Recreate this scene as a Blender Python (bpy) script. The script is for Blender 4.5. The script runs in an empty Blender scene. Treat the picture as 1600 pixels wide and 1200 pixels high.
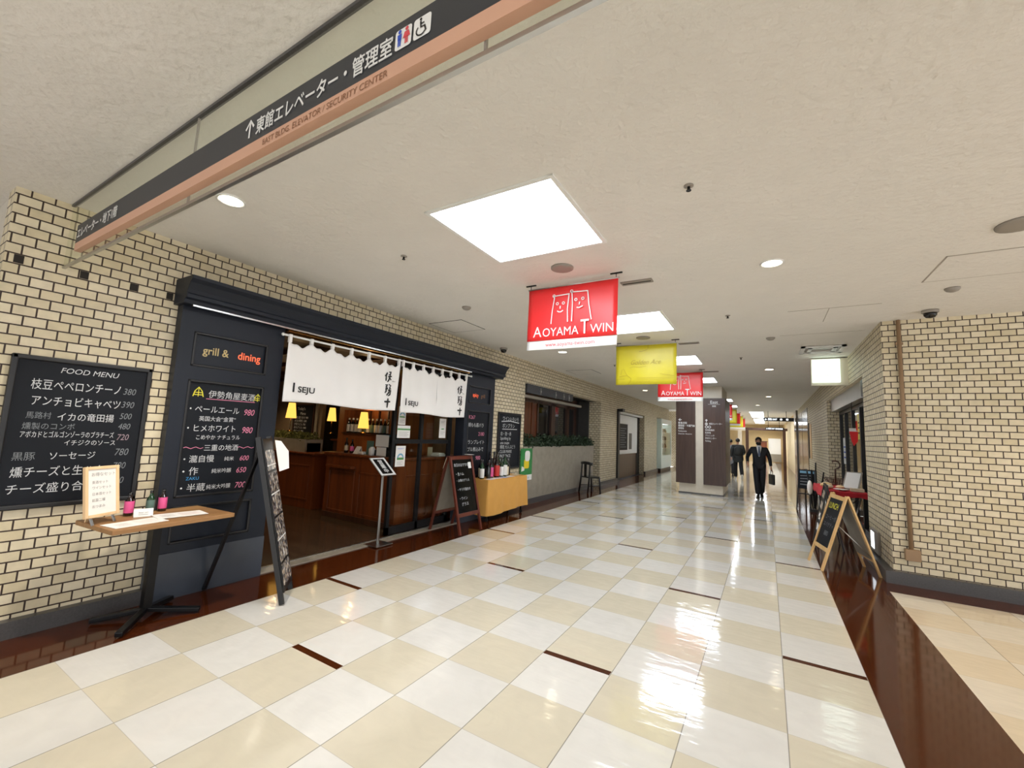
import bpy, bmesh, math, random
from mathutils import Vector, Matrix
R = random.Random(7)
scn = bpy.context.scene
COL = scn.collection
PI = math.pi

# ---------------------------------------------------------------- camera
cam_d = bpy.data.cameras.new('camera'); cam = bpy.data.objects.new('camera', cam_d); COL.objects.link(cam)
YAW, PITCH, ROLL = -0.54208, 0.11176, 0.04472
fwd = Vector((math.sin(YAW) * math.cos(PITCH), math.cos(YAW) * math.cos(PITCH), math.sin(PITCH)))
rt0 = Vector((math.cos(YAW), -math.sin(YAW), 0)); up0 = rt0.cross(fwd)
rt = math.cos(ROLL) * rt0 + math.sin(ROLL) * up0; up = -math.sin(ROLL) * rt0 + math.cos(ROLL) * up0
m = Matrix((rt, up, -fwd)).transposed().to_4x4(); m.translation = (0, 0, 1.6)
cam.matrix_world = m
cam_d.sensor_fit = 'HORIZONTAL'; cam_d.sensor_width = 36.0; cam_d.lens = 663.5 / 1600 * 36.0
cam_d.clip_start = 0.05; cam_d.clip_end = 200
scn.camera = cam

# ---------------------------------------------------------------- world, exposure
w = bpy.data.worlds.new('world'); scn.world = w; w.use_nodes = True
w.node_tree.nodes['Background'].inputs[0].default_value = (0.97, 0.98, 1.0, 1)
w.node_tree.nodes['Background'].inputs[1].default_value = 1.9
vs = scn.view_settings
vs.view_transform = 'Standard'; vs.look = 'None'; vs.gamma = 1.0; vs.use_curve_mapping = False
vs.exposure = 0.12
PANEL_L = 16.0      # radiance of the ceiling light panels
CEIL = 3.22

# ---------------------------------------------------------------- materials
def lin(c):
    o = []
    for v in c[:3]:
        v = v / 255.0
        o.append(v / 12.92 if v <= 0.04045 else ((v + 0.055) / 1.055) ** 2.4)
    return (o[0], o[1], o[2], 1.0)

def nodes_of(name):
    m = bpy.data.materials.new(name); m.use_nodes = True
    nt = m.node_tree
    return m, nt, nt.nodes['Principled BSDF']

def mat(name, col, rough=0.5, metal=0.0, var=0.08, scale=8.0, bump=0.0, bscale=60.0, emit=None, es=1.0, spec=0.5, coat=0.0):
    m, nt, b = nodes_of(name)
    b.inputs['Roughness'].default_value = rough; b.inputs['Metallic'].default_value = metal
    b.inputs['Specular IOR Level'].default_value = spec
    if coat: b.inputs['Coat Weight'].default_value = coat
    tc = nt.nodes.new('ShaderNodeTexCoord')
    if var > 0:
        n = nt.nodes.new('ShaderNodeTexNoise'); n.inputs['Scale'].default_value = scale; n.inputs['Detail'].default_value = 4
        nt.links.new(tc.outputs['Object'], n.inputs['Vector'])
        mx = nt.nodes.new('ShaderNodeMix'); mx.data_type = 'RGBA'
        c = lin(col)
        mx.inputs[6].default_value = tuple(max(0, v * (1 - var * 1.6)) for v in c[:3]) + (1,)
        mx.inputs[7].default_value = tuple(min(1, v * (1 + var * 1.6)) for v in c[:3]) + (1,)
        nt.links.new(n.outputs['Fac'], mx.inputs[0]); nt.links.new(mx.outputs[2], b.inputs['Base Color'])
    else:
        b.inputs['Base Color'].default_value = lin(col)
    if bump > 0:
        n2 = nt.nodes.new('ShaderNodeTexNoise'); n2.inputs['Scale'].default_value = bscale; n2.inputs['Detail'].default_value = 5
        nt.links.new(tc.outputs['Object'], n2.inputs['Vector'])
        bp = nt.nodes.new('ShaderNodeBump'); bp.inputs['Strength'].default_value = bump; bp.inputs['Distance'].default_value = 0.01
        nt.links.new(n2.outputs['Fac'], bp.inputs['Height']); nt.links.new(bp.outputs['Normal'], b.inputs['Normal'])
    if emit is not None:
        b.inputs['Emission Color'].default_value = lin(emit); b.inputs['Emission Strength'].default_value = es
    return m

def emat(name, col, s):
    m = bpy.data.materials.new(name); m.use_nodes = True; nt = m.node_tree
    nt.nodes.clear(); o = nt.nodes.new('ShaderNodeOutputMaterial'); e = nt.nodes.new('ShaderNodeEmission')
    e.inputs[0].default_value = lin(col); e.inputs[1].default_value = s
    nt.links.new(e.outputs[0], o.inputs[0]); return m

def wood(name, c1, c2, rough=0.45, axis='Z', scale=3.0):
    m, nt, b = nodes_of(name); b.inputs['Roughness'].default_value = rough
    tc = nt.nodes.new('ShaderNodeTexCoord'); mp = nt.nodes.new('ShaderNodeMapping')
    sc = {'X': (0.25, 4, 4), 'Y': (4, 0.25, 4), 'Z': (4, 4, 0.25)}[axis]
    mp.inputs['Scale'].default_value = sc
    n = nt.nodes.new('ShaderNodeTexNoise'); n.inputs['Scale'].default_value = scale; n.inputs['Detail'].default_value = 6; n.inputs['Distortion'].default_value = 0.6
    cr = nt.nodes.new('ShaderNodeValToRGB'); cr.color_ramp.elements[0].color = lin(c1); cr.color_ramp.elements[1].color = lin(c2)
    cr.color_ramp.elements[0].position = 0.3; cr.color_ramp.elements[1].position = 0.7
    nt.links.new(tc.outputs['Object'], mp.inputs[0]); nt.links.new(mp.outputs[0], n.inputs['Vector'])
    nt.links.new(n.outputs['Fac'], cr.inputs[0]); nt.links.new(cr.outputs[0], b.inputs['Base Color'])
    return m

def wpos(nt):
    g = nt.nodes.new('ShaderNodeNewGeometry'); s = nt.nodes.new('ShaderNodeSeparateXYZ')
    nt.links.new(g.outputs['Position'], s.inputs[0]); return s

def math_n(nt, op, a, b=None):
    n = nt.nodes.new('ShaderNodeMath'); n.operation = op
    for i, v in enumerate((a, b)):
        if v is None: continue
        if isinstance(v, (int, float)): n.inputs[i].default_value = v
        else: nt.links.new(v, n.inputs[i])
    return n.outputs[0]

def brick_mat(name, c1, c2, mortar, bw=0.1238, rh=0.0737, ms=0.0055):
    m, nt, b = nodes_of(name); b.inputs['Roughness'].default_value = 0.55
    s = wpos(nt)
    u = math_n(nt, 'ADD', s.outputs[0], s.outputs[1])
    cb = nt.nodes.new('ShaderNodeCombineXYZ'); nt.links.new(u, cb.inputs[0]); nt.links.new(s.outputs[2], cb.inputs[1])
    br = nt.nodes.new('ShaderNodeTexBrick'); br.inputs['Scale'].default_value = 1.0
    br.inputs['Brick Width'].default_value = bw; br.inputs['Row Height'].default_value = rh
    br.inputs['Mortar Size'].default_value = ms; br.inputs['Mortar Smooth'].default_value = 0.25
    br.inputs['Color1'].default_value = lin(c1); br.inputs['Color2'].default_value = lin(c2); br.inputs['Mortar'].default_value = lin(mortar)
    br.inputs['Bias'].default_value = 0.0
    nt.links.new(cb.outputs[0], br.inputs['Vector'])
    n = nt.nodes.new('ShaderNodeTexNoise'); n.inputs['Scale'].default_value = 14; n.inputs['Detail'].default_value = 5
    g = nt.nodes.new('ShaderNodeNewGeometry'); nt.links.new(g.outputs['Position'], n.inputs['Vector'])
    mx = nt.nodes.new('ShaderNodeMix'); mx.data_type = 'RGBA'; mx.blend_type = 'MULTIPLY'; mx.inputs[0].default_value = 0.35
    nt.links.new(br.outputs['Color'], mx.inputs[6]); nt.links.new(n.outputs['Color'], mx.inputs[7])
    cr = nt.nodes.new('ShaderNodeValToRGB'); cr.color_ramp.elements[0].position = 0.3; cr.color_ramp.elements[0].color = (0.6, 0.6, 0.6, 1)
    cr.color_ramp.elements[1].position = 0.7; cr.color_ramp.elements[1].color = (1, 1, 1, 1)
    nt.links.new(n.outputs['Fac'], cr.inputs[0]); nt.links.new(cr.outputs[0], mx.inputs[7])
    nt.links.new(mx.outputs[2], b.inputs['Base Color'])
    bp = nt.nodes.new('ShaderNodeBump'); bp.invert = True; bp.inputs['Strength'].default_value = 0.9; bp.inputs['Distance'].default_value = 0.008
    nt.links.new(br.outputs['Fac'], bp.inputs['Height']); nt.links.new(bp.outputs['Normal'], b.inputs['Normal'])
    return m

def tile_mat(name, ca, cb_, pink=False):
    """polished stone floor: alternating cream and white tiles, thin joints, slightly uneven polish"""
    m, nt, b = nodes_of(name)
    s = wpos(nt)
    TX, TY = 0.5032, 0.4985
    fx = math_n(nt, 'DIVIDE', math_n(nt, 'SUBTRACT', s.outputs[0], 0.571), TX)
    fy = math_n(nt, 'DIVIDE', math_n(nt, 'SUBTRACT', s.outputs[1], 2.03), TY)
    ix = math_n(nt, 'FLOOR', fx); iy = math_n(nt, 'FLOOR', fy)
    par = math_n(nt, 'FLOORED_MODULO', math_n(nt, 'ADD', ix, iy), 2.0)
    # joints
    def joint(f, wd):
        fr = math_n(nt, 'FRACT', f); d = math_n(nt, 'ABSOLUTE', math_n(nt, 'SUBTRACT', fr, 0.5))
        return math_n(nt, 'GREATER_THAN', d, 0.5 - wd)
    jx = joint(fx, 0.0055); jy = joint(fy, 0.0035)
    jj = math_n(nt, 'MAXIMUM', math_n(nt, 'MULTIPLY', jx, 0.55), math_n(nt, 'MULTIPLY', jy, 0.22))
    # per tile random
    cbx = nt.nodes.new('ShaderNodeCombineXYZ'); nt.links.new(ix, cbx.inputs[0]); nt.links.new(iy, cbx.inputs[1])
    wn = nt.nodes.new('ShaderNodeTexWhiteNoise'); wn.noise_dimensions = '3D'; nt.links.new(cbx.outputs[0], wn.inputs['Vector'])
    mx = nt.nodes.new('ShaderNodeMix'); mx.data_type = 'RGBA'
    mx.inputs[6].default_value = lin(ca); mx.inputs[7].default_value = lin(cb_); nt.links.new(par, mx.inputs[0])
    # stone veining
    n = nt.nodes.new('ShaderNodeTexNoise'); n.inputs['Scale'].default_value = 5; n.inputs['Detail'].default_value = 7; n.inputs['Distortion'].default_value = 1.2
    ad = nt.nodes.new('ShaderNodeVectorMath'); ad.operation = 'ADD'
    g = nt.nodes.new('ShaderNodeNewGeometry')
    sc2 = nt.nodes.new('ShaderNodeVectorMath'); sc2.operation = 'SCALE'; sc2.inputs[3].default_value = 9.0
    nt.links.new(wn.outputs['Color'], sc2.inputs[0])
    nt.links.new(g.outputs['Position'], ad.inputs[0]); nt.links.new(sc2.outputs[0], ad.inputs[1]); nt.links.new(ad.outputs[0], n.inputs['Vector'])
    f1 = math_n(nt, 'ADD', 0.90, math_n(nt, 'MULTIPLY', n.outputs['Fac'], 0.16))
    f2 = math_n(nt, 'ADD', f1, math_n(nt, 'MULTIPLY', math_n(nt, 'SUBTRACT', wn.outputs['Value'], 0.5), 0.07))
    f3 = math_n(nt, 'MULTIPLY', f2, math_n(nt, 'SUBTRACT', 1.0, jj))
    hs = nt.nodes.new('ShaderNodeVectorMath'); hs.operation = 'SCALE'
    nt.links.new(mx.outputs[2], hs.inputs[0]); nt.links.new(f3, hs.inputs[3])
    nt.links.new(hs.outputs[0], b.inputs['Base Color'])
    b.inputs['Roughness'].default_value = 0.10
    b.inputs['Coat Weight'].default_value = 0.5; b.inputs['Coat Roughness'].default_value = 0.05
    n2 = nt.nodes.new('ShaderNodeTexNoise'); n2.inputs['Scale'].default_value = 7; n2.inputs['Detail'].default_value = 2
    mp = nt.nodes.new('ShaderNodeMapping'); mp.inputs['Scale'].default_value = (0.7, 2.2, 1)
    nt.links.new(g.outputs['Position'], mp.inputs[0]); nt.links.new(mp.outputs[0], n2.inputs['Vector'])
    bp = nt.nodes.new('ShaderNodeBump'); bp.inputs['Strength'].default_value = 0.10; bp.inputs['Distance'].default_value = 0.02
    nt.links.new(n2.outputs['Fac'], bp.inputs['Height']); nt.links.new(bp.outputs['Normal'], b.inputs['Normal']); nt.links.new(bp.outputs['Normal'], b.inputs['Coat Normal'])
    return m

def glass_mat(name, tint=(1, 1, 1), trans=0.9, rough=0.02):
    m = bpy.data.materials.new(name); m.use_nodes = True; nt = m.node_tree; nt.nodes.clear()
    o = nt.nodes.new('ShaderNodeOutputMaterial'); t = nt.nodes.new('ShaderNodeBsdfTransparent'); g = nt.nodes.new('ShaderNodeBsdfGlossy')
    t.inputs[0].default_value = (tint[0] * trans, tint[1] * trans, tint[2] * trans, 1); g.inputs['Roughness'].default_value = rough
    g.inputs[0].default_value = (1, 1, 1, 1)
    f = nt.nodes.new('ShaderNodeFresnel'); f.inputs[0].default_value = 1.45
    gb = nt.nodes.new('ShaderNodeNewGeometry'); k = math_n(nt, 'MULTIPLY', f.outputs[0], math_n(nt, 'SUBTRACT', 1.0, gb.outputs['Backfacing']))
    mx = nt.nodes.new('ShaderNodeMixShader'); nt.links.new(k, mx.inputs[0]); nt.links.new(t.outputs[0], mx.inputs[1]); nt.links.new(g.outputs[0], mx.inputs[2])
    nt.links.new(mx.outputs[0], o.inputs[0]); return m

def board_mat(name, col=(21, 24, 30), smudge=0.35):
    m, nt, b = nodes_of(name); b.inputs['Roughness'].default_value = 0.55; b.inputs['Specular IOR Level'].default_value = 0.2
    tc = nt.nodes.new('ShaderNodeTexCoord'); n = nt.nodes.new('ShaderNodeTexNoise'); n.inputs['Scale'].default_value = 2.5; n.inputs['Detail'].default_value = 6
    nt.links.new(tc.outputs['Object'], n.inputs['Vector'])
    mx = nt.nodes.new('ShaderNodeMix'); mx.data_type = 'RGBA'; c = lin(col)
    mx.inputs[6].default_value = tuple(v * (1 - smudge) for v in c[:3]) + (1,); mx.inputs[7].default_value = tuple(v * (1 + smudge) for v in c[:3]) + (1,)
    nt.links.new(n.outputs['Fac'], mx.inputs[0]); nt.links.new(mx.outputs[2], b.inputs['Base Color']); return m

M = {}
M['brick'] = brick_mat('brick', (228, 216, 188), (212, 198, 164), (58, 42, 34))
M['tile'] = tile_mat('floor_tile', (215, 206, 184), (223, 220, 213))
M['tile_side'] = tile_mat('floor_tile_side', (220, 202, 174), (226, 214, 194))
M['granite_brown'] = mat('polished_brown_stone', (72, 33, 13), 0.08, spec=0.35, var=0.25, scale=22, bump=0.02, bscale=9)
M['granite_dark'] = mat('dark_granite', (72, 70, 70), 0.35, var=0.25, scale=70)
M['ceiling'] = mat('plaster_ceiling', (230, 226, 219), 0.85, var=0.03, scale=3, bump=1.0, bscale=20)
M['plaster'] = mat('plaster', (205, 198, 185), 0.8, var=0.05, bump=0.3, bscale=40)
M['navy'] = mat('dark_navy_paint', (25, 30, 40), 0.45, var=0.10, scale=4, spec=0.3)
M['navy_gloss'] = mat('dark_plinth', (66, 71, 80), 0.2, var=0.1, scale=4, spec=0.3)
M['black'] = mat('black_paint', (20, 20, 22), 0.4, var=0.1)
M['black_metal'] = mat('black_metal', (24, 24, 26), 0.35, metal=0.6, var=0.05)
M['rubber'] = mat('rubber', (18, 18, 18), 0.8, var=0)
M['board'] = board_mat('chalkboard')
M['board_black'] = mat('gloss_board', (10, 11, 12), 0.12, var=0.1)
M['steel'] = mat('brushed_steel', (190, 190, 188), 0.3, metal=1.0, var=0.06)
M['brass'] = mat('brass', (150, 110, 60), 0.25, metal=1.0, var=0.08)
M['white'] = mat('white_paint', (235, 235, 232), 0.5, var=0.02)
M['paper'] = mat('paper', (236, 232, 226), 0.7, var=0.02)
M['cloth_white'] = mat('white_cloth', (242, 239, 236), 0.9, var=0.03, scale=3, bump=0.1, bscale=300)
M['chalk'] = mat('chalk_white', (196, 198, 200), 0.9, var=0.22, scale=60)
M['chalk_dim'] = mat('chalk_faded', (118, 122, 126), 0.9, var=0.2, scale=60)
M['chalk_pink'] = mat('chalk_pink', (216, 130, 158), 0.9, var=0.1, scale=60)
M['chalk_pale'] = mat('chalk_pale_pink', (150, 130, 138), 0.9, var=0.15, scale=60)
M['chalk_yellow'] = mat('chalk_yellow', (222, 214, 70), 0.9, var=0.1, scale=60)
M['chalk_blue'] = mat('chalk_blue', (70, 150, 205), 0.9, var=0.1, scale=60)
M['ink'] = mat('ink', (22, 20, 20), 0.6, var=0)
M['ink_grey'] = mat('grey_ink', (150, 148, 146), 0.6, var=0)
M['red'] = mat('red_banner', (232, 44, 46), 0.35, var=0.02)
M['red_ink'] = mat('red_ink', (214, 70, 80), 0.5, var=0)
M['yellow'] = mat('yellow_banner', (200, 186, 36), 0.35, var=0.06, scale=5)
M['gold_ink'] = mat('dark_yellow_ink', (170, 150, 24), 0.4, var=0)
M['orange_glow'] = mat('orange_letters', (240, 110, 70), 0.5, var=0, emit=(240, 110, 70), es=0.5)
M['gold_glow'] = mat('gold_letters', (206, 184, 128), 0.4, var=0)
M['sign_dark'] = mat('sign_dark_grey', (48, 50, 55), 0.45, var=0.04)
M['copper'] = mat('sign_copper', (206, 160, 134), 0.45, var=0.06, scale=2)
M['copper_ink'] = mat('sign_brown_ink', (140, 96, 66), 0.5, var=0)
M['wood_red'] = wood('red_brown_wood', (92, 42, 18), (128, 66, 30), 0.35)
M['wood_dark'] = wood('dark_wood', (58, 34, 22), (80, 48, 30), 0.4)
M['wood_floor'] = wood('old_wood_floor', (56, 44, 34), (90, 72, 54), 0.12, axis='X')
M['wood_oak'] = wood('oak_top', (140, 100, 60), (172, 130, 84), 0.45, axis='Y')
M['wood_pine'] = wood('pine', (206, 164, 104), (226, 188, 130), 0.5)
M['wood_light'] = wood('light_wood', (222, 186, 140), (236, 204, 160), 0.5)
M['wood_maroon'] = wood('maroon_wood', (84, 36, 24), (108, 50, 34), 0.4)
M['panel_brown'] = wood('brown_sign_panel', (62, 42, 34), (78, 56, 46), 0.4, scale=5)
M['tan_cloth'] = mat('tan_cloth', (206, 152, 74), 0.9, var=0.07, scale=5, bump=0.15, bscale=200)
M['stone_beige'] = mat('beige_stone', (222, 212, 194), 0.35, var=0.06, scale=6)
M['stone_grey'] = mat('grey_stone', (146, 138, 124), 0.55, var=0.16, scale=7, bump=0.1)
M['glass'] = glass_mat('clear_glass', (0.97, 1.0, 0.97), 0.95)
M['glass_green'] = glass_mat('greenish_glass', (0.97, 0.99, 0.945), 0.95)
M['glass_dark'] = mat('dark_window_glass', (16, 17, 18), 0.04, var=0, spec=0.9)
M['leaf'] = mat('leaf', (70, 92, 48), 0.6, var=0.4, scale=20)
M['leaf_dark'] = mat('dark_leaf', (44, 62, 40), 0.55, var=0.4, scale=20)
M['bottle_green'] = mat('green_glass', (20, 58, 30), 0.06, var=0.1, spec=0.8)
M['bottle_brown'] = mat('brown_glass', (34, 18, 12), 0.06, var=0.1, spec=0.8)
M['bottle_black'] = mat('black_glass', (14, 15, 15), 0.06, var=0, spec=0.8)
M['label_pink'] = mat('pink_label', (232, 92, 152), 0.5, var=0.03)
M['label_red'] = mat('red_label', (196, 52, 44), 0.5, var=0.06)
M['label_white'] = mat('white_label', (232, 230, 224), 0.5, var=0.03)
M['label_cream'] = mat('cream_label', (214, 200, 168), 0.5, var=0.03)
M['label_green'] = mat('grey_green_label', (92, 120, 110), 0.5, var=0.06)
M['marble'] = mat('grey_marble', (104, 94, 86), 0.16, var=0.22, scale=3)
M['ochre'] = mat('ochre_plaster', (206, 188, 150), 0.7, var=0.06)
M['gap'] = mat('shadow_gap', (40, 36, 32), 0.9, var=0)
M['seam'] = mat('ceiling_seam', (168, 160, 148), 0.9, var=0)
M['grey_plastic'] = mat('grey_plastic', (150, 143, 134), 0.5, var=0.03)
M['dome'] = mat('smoked_dome', (26, 24, 24), 0.08, var=0)
M['lamp_panel'] = emat('light_panel', (238, 246, 255), PANEL_L)
M['lamp_warm'] = emat('downlight_glow', (255, 236, 205), 14.0)
M['shade_glow'] = emat('lamp_shade_glow', (255, 190, 84), 1.5)
M['sign_glow'] = emat('sign_light', (236, 255, 236), 1.5)
M['white_glow'] = emat('white_light', (240, 248, 255), 2.2)
M['skin'] = mat('skin', (196, 146, 118), 0.5, var=0.04)
M['hair'] = mat('hair', (22, 18, 17), 0.5, var=0.1, scale=40)
M['suit'] = mat('black_suit', (24, 25, 29), 0.75, var=0.1, scale=30)
M['denim'] = mat('dark_trousers', (26, 27, 32), 0.8, var=0.1, scale=30)
M['jacket'] = mat('dark_jacket', (38, 40, 40), 0.7, var=0.15, scale=12)
M['coat_grey'] = mat('grey_coat', (132, 136, 142), 0.8, var=0.06)
M['leather'] = mat('black_leather', (16, 15, 15), 0.3, var=0.05)
M['tie'] = mat('blue_grey_tie', (88, 98, 120), 0.5, var=0.05)
M['red_cloth'] = mat('red_cloth', (186, 34, 44), 0.85, var=0.08)
# ---------------------------------------------------------------- mesh helpers
class MB:
    def __init__(s): s.v = []; s.f = []; s.sm = []
    def add(s, vs_, fs, smooth=False):
        o = len(s.v); s.v += [tuple(v) for v in vs_]; s.f += [tuple(i + o for i in f) for f in fs]; s.sm += [smooth] * len(fs); return s
    def box(s, x0, x1, y0, y1, z0, z1):
        if x0 > x1: x0, x1 = x1, x0
        if y0 > y1: y0, y1 = y1, y0
        if z0 > z1: z0, z1 = z1, z0
        return s.add([(x0, y0, z0), (x1, y0, z0), (x1, y1, z0), (x0, y1, z0), (x0, y0, z1), (x1, y0, z1), (x1, y1, z1), (x0, y1, z1)],
                     [(3, 2, 1, 0), (4, 5, 6, 7), (0, 1, 5, 4), (1, 2, 6, 5), (2, 3, 7, 6), (3, 0, 4, 7)])
    def bar(s, p, q, w, h, upv=(0, 0, 1)):
        p, q = Vector(p), Vector(q); d = (q - p).normalized(); u = Vector(upv)
        if abs(d.dot(u)) > 0.98: u = Vector((1, 0, 0))
        a = d.cross(u).normalized(); b = a.cross(d).normalized()
        c = []
        for e in (p, q):
            for sa, sb in ((-1, -1), (1, -1), (1, 1), (-1, 1)): c.append(e + a * sa * w / 2 + b * sb * h / 2)
        return s.add(c, [(0, 1, 2, 3), (7, 6, 5, 4), (1, 0, 4, 5), (2, 1, 5, 6), (3, 2, 6, 7), (0, 3, 7, 4)])
    def tube(s, pts, r, n=10, cap=True):
        pts = [Vector(p) for p in pts]; k = len(pts)
        rr = r if isinstance(r, (list, tuple)) else [r] * k
        vs_ = []; fs = []; pa = None
        for i, p in enumerate(pts):
            d = (pts[min(i + 1, k - 1)] - pts[max(i - 1, 0)]).normalized()
            if pa is None:
                pa = d.orthogonal().normalized()
            else:
                pa = (pa - d * pa.dot(d)).normalized()
            pb = d.cross(pa)
            for j in range(n):
                t = 2 * PI * j / n; vs_.append(p + (pa * math.cos(t) + pb * math.sin(t)) * rr[i])
        for i in range(k - 1):
            for j in range(n):
                fs.append((i * n + j, i * n + (j + 1) % n, (i + 1) * n + (j + 1) % n, (i + 1) * n + j))
        s.add(vs_, fs, True)
        if cap:
            o = len(s.v) - len(vs_)
            s.f += [tuple(o + j for j in reversed(range(n))), tuple(o + (k - 1) * n + j for j in range(n))]; s.sm += [False, False]
        return s
    def lathe(s, prof, c=(0, 0, 0), n=20, cap=True):
        vs_ = []; fs = []; k = len(prof)
        for r, z in prof:
            for j in range(n):
                t = 2 * PI * j / n; vs_.append((c[0] + r * math.cos(t), c[1] + r * math.sin(t), c[2] + z))
        for i in range(k - 1):
            for j in range(n): fs.append((i * n + j, i * n + (j + 1) % n, (i + 1) * n + (j + 1) % n, (i + 1) * n + j))
        s.add(vs_, fs, True)
        if cap:
            o = len(s.v) - len(vs_)
            s.f += [tuple(o + j for j in reversed(range(n))), tuple(o + (k - 1) * n + j for j in range(n))]; s.sm += [False, False]
        return s
    def prism(s, poly, frame, depth):
        """poly: 2D outline, frame=(O,u,v); extruded backwards along -(u x v) by depth"""
        O, u, v = [Vector(a) for a in frame]; nn = u.cross(v).normalized(); k = len(poly)
        vs_ = [O + u * a + v * b for a, b in poly] + [O + u * a + v * b - nn * depth for a, b in poly]
        fs = [tuple(range(k)), tuple(reversed(range(k, 2 * k)))] + [(i, i + k, (i + 1) % k + k, (i + 1) % k) for i in range(k)]
        return s.add(vs_, fs)
    def sphere(s, c, r, n=14, rings=9, sc=(1, 1, 1)):
        pr = [(max(1e-4, math.sin(PI * i / rings)) * r, -math.cos(PI * i / rings) * r) for i in range(rings + 1)]
        o = len(s.v); s.lathe(pr, (0, 0, 0), n)
        for i in range(o, len(s.v)):
            x, y, z = s.v[i]; s.v[i] = (c[0] + x * sc[0], c[1] + y * sc[1], c[2] + z * sc[2])
        return s
    def grid(s, fn, nu, nv, smooth=True):
        vs_ = [fn(i / nu, j / nv) for j in range(nv + 1) for i in range(nu + 1)]
        fs = [(j * (nu + 1) + i, j * (nu + 1) + i + 1, (j + 1) * (nu + 1) + i + 1, (j + 1) * (nu + 1) + i) for j in range(nv) for i in range(nu)]
        return s.add(vs_, fs, smooth)
    def mesh(s, name, mt, off=None):
        me = bpy.data.meshes.new(name)
        vv = s.v if off is None else [(a - off[0], b - off[1], c - off[2]) for a, b, c in s.v]
        me.from_pydata(vv, [], s.f); me.update()
        for p, k in zip(me.polygons, s.sm): p.use_smooth = k
        if mt is not None: me.materials.append(mt)
        return me

def B(*a): return MB().box(*a)

def add_mod(o, bevel=0, solid=0, sub=0, seg=2):
    if solid:
        md = o.modifiers.new('solid', 'SOLIDIFY'); md.thickness = solid; md.offset = 0
    if bevel:
        md = o.modifiers.new('bevel', 'BEVEL'); md.width = bevel; md.segments = seg; md.limit_method = 'ANGLE'; md.angle_limit = math.radians(40)
    if sub:
        md = o.modifiers.new('sub', 'SUBSURF'); md.levels = sub; md.render_levels = sub
    return o

def tag(o, label, cat, group=None, kind=None):
    o['label'] = label; o['category'] = cat
    if group: o['group'] = group
    if kind: o['kind'] = kind
    return o

def thing(name, label, cat, loc=(0, 0, 0), rotz=0, group=None):
    o = bpy.data.objects.new(name, None); COL.objects.link(o); o.empty_display_size = 0.1
    o.location = loc; o.rotation_euler = (0, 0, rotz); return tag(o, label, cat, group)

def part(name, mb, mt, root, world=True, label=None, **mods):
    """one mesh part; world=True: the shape is in world coordinates (root unrotated)"""
    off = root_loc(root) if world else None
    o = bpy.data.objects.new(name, mb.mesh(name, M[mt] if isinstance(mt, str) else mt, off)); COL.objects.link(o); o.parent = root
    if label: o['label'] = label
    return add_mod(o, **mods)

def root_loc(r):
    l = Vector((0, 0, 0))
    while r is not None: l = l + r.location; r = r.parent
    return l

def single(name, mb, mt, label, cat, group=None, kind=None, origin=None, **mods):
    c = origin
    if c is None:
        xs, ys, zs = zip(*mb.v); c = ((min(xs) + max(xs)) / 2, (min(ys) + max(ys)) / 2, min(zs))
    o = bpy.data.objects.new(name, mb.mesh(name, M[mt] if isinstance(mt, str) else mt, c)); COL.objects.link(o); o.location = c
    tag(o, label, cat, group, kind); return add_mod(o, **mods)

def struct(name, mb, mt, label=None, **mods):
    o = bpy.data.objects.new(name, mb.mesh(name, M[mt] if isinstance(mt, str) else mt)); COL.objects.link(o)
    o['kind'] = 'structure'
    if label: o['label'] = label
    return add_mod(o, **mods)

def dup(root, loc=None, rotz=None, label=None, group=None):
    r = root.copy(); COL.objects.link(r)
    if loc is not None: r.location = loc
    if rotz is not None: r.rotation_euler = (0, 0, rotz)
    if label: r['label'] = label
    if group: r['group'] = group
    for ch in list(root.children):
        c = ch.copy(); COL.objects.link(c); c.parent = r
        for g in list(ch.children):
            d = g.copy(); COL.objects.link(d); d.parent = c
    return r

# ---- lettering: text and drawn strokes, laid as thin flat paint on a surface
_gl = {}
def glyphs(s, off=0.0, shear=0.0, sx=1.0):
    k = (s, off, shear, sx)
    if k in _gl: return _gl[k]
    cu = bpy.data.curves.new('t', 'FONT'); cu.body = s; cu.size = 1.0; cu.offset = off; cu.shear = shear; cu.resolution_u = 3
    ob = bpy.data.objects.new('t', cu); me = ob.to_mesh()
    vv = [(v.co.x * sx, v.co.y) for v in me.vertices]; ff = [tuple(p.vertices) for p in me.polygons]
    ob.to_mesh_clear(); bpy.data.objects.remove(ob); bpy.data.curves.remove(cu)
    _gl[k] = (vv, ff); return vv, ff

def T(s, x, y, size, al='l', off=0.0, shear=0.0, sx=1.0, rot=0.0):
    if off > 0.006:      # heavier strokes: the same letters laid a hair apart
        vs_, fs_ = [], []
        q = off * size * .62
        for n_, (dx_, dy_) in enumerate(((-q, -q), (q, -q), (-q, q), (q, q), (0, 0))):
            a, b = T(s, x + dx_, y + dy_, size, al, 0.0, shear, sx, rot); o = len(vs_); vs_ += [(c_[0], c_[1], n_ * .0004) for c_ in a]; fs_ += [tuple(i + o for i in f) for f in b]
        return vs_, fs_
    vv, ff = glyphs(s, 0.0, shear, sx)
    if not vv: return ([], [])
    w_ = max(v[0] for v in vv) if vv else 0
    dx = {'l': 0, 'c': -w_ / 2, 'r': -w_}[al]
    cr, sr = math.cos(rot), math.sin(rot)
    return ([(x + size * ((a + dx) * cr - b * sr), y + size * ((a + dx) * sr + b * cr)) for a, b in vv], ff)

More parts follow.
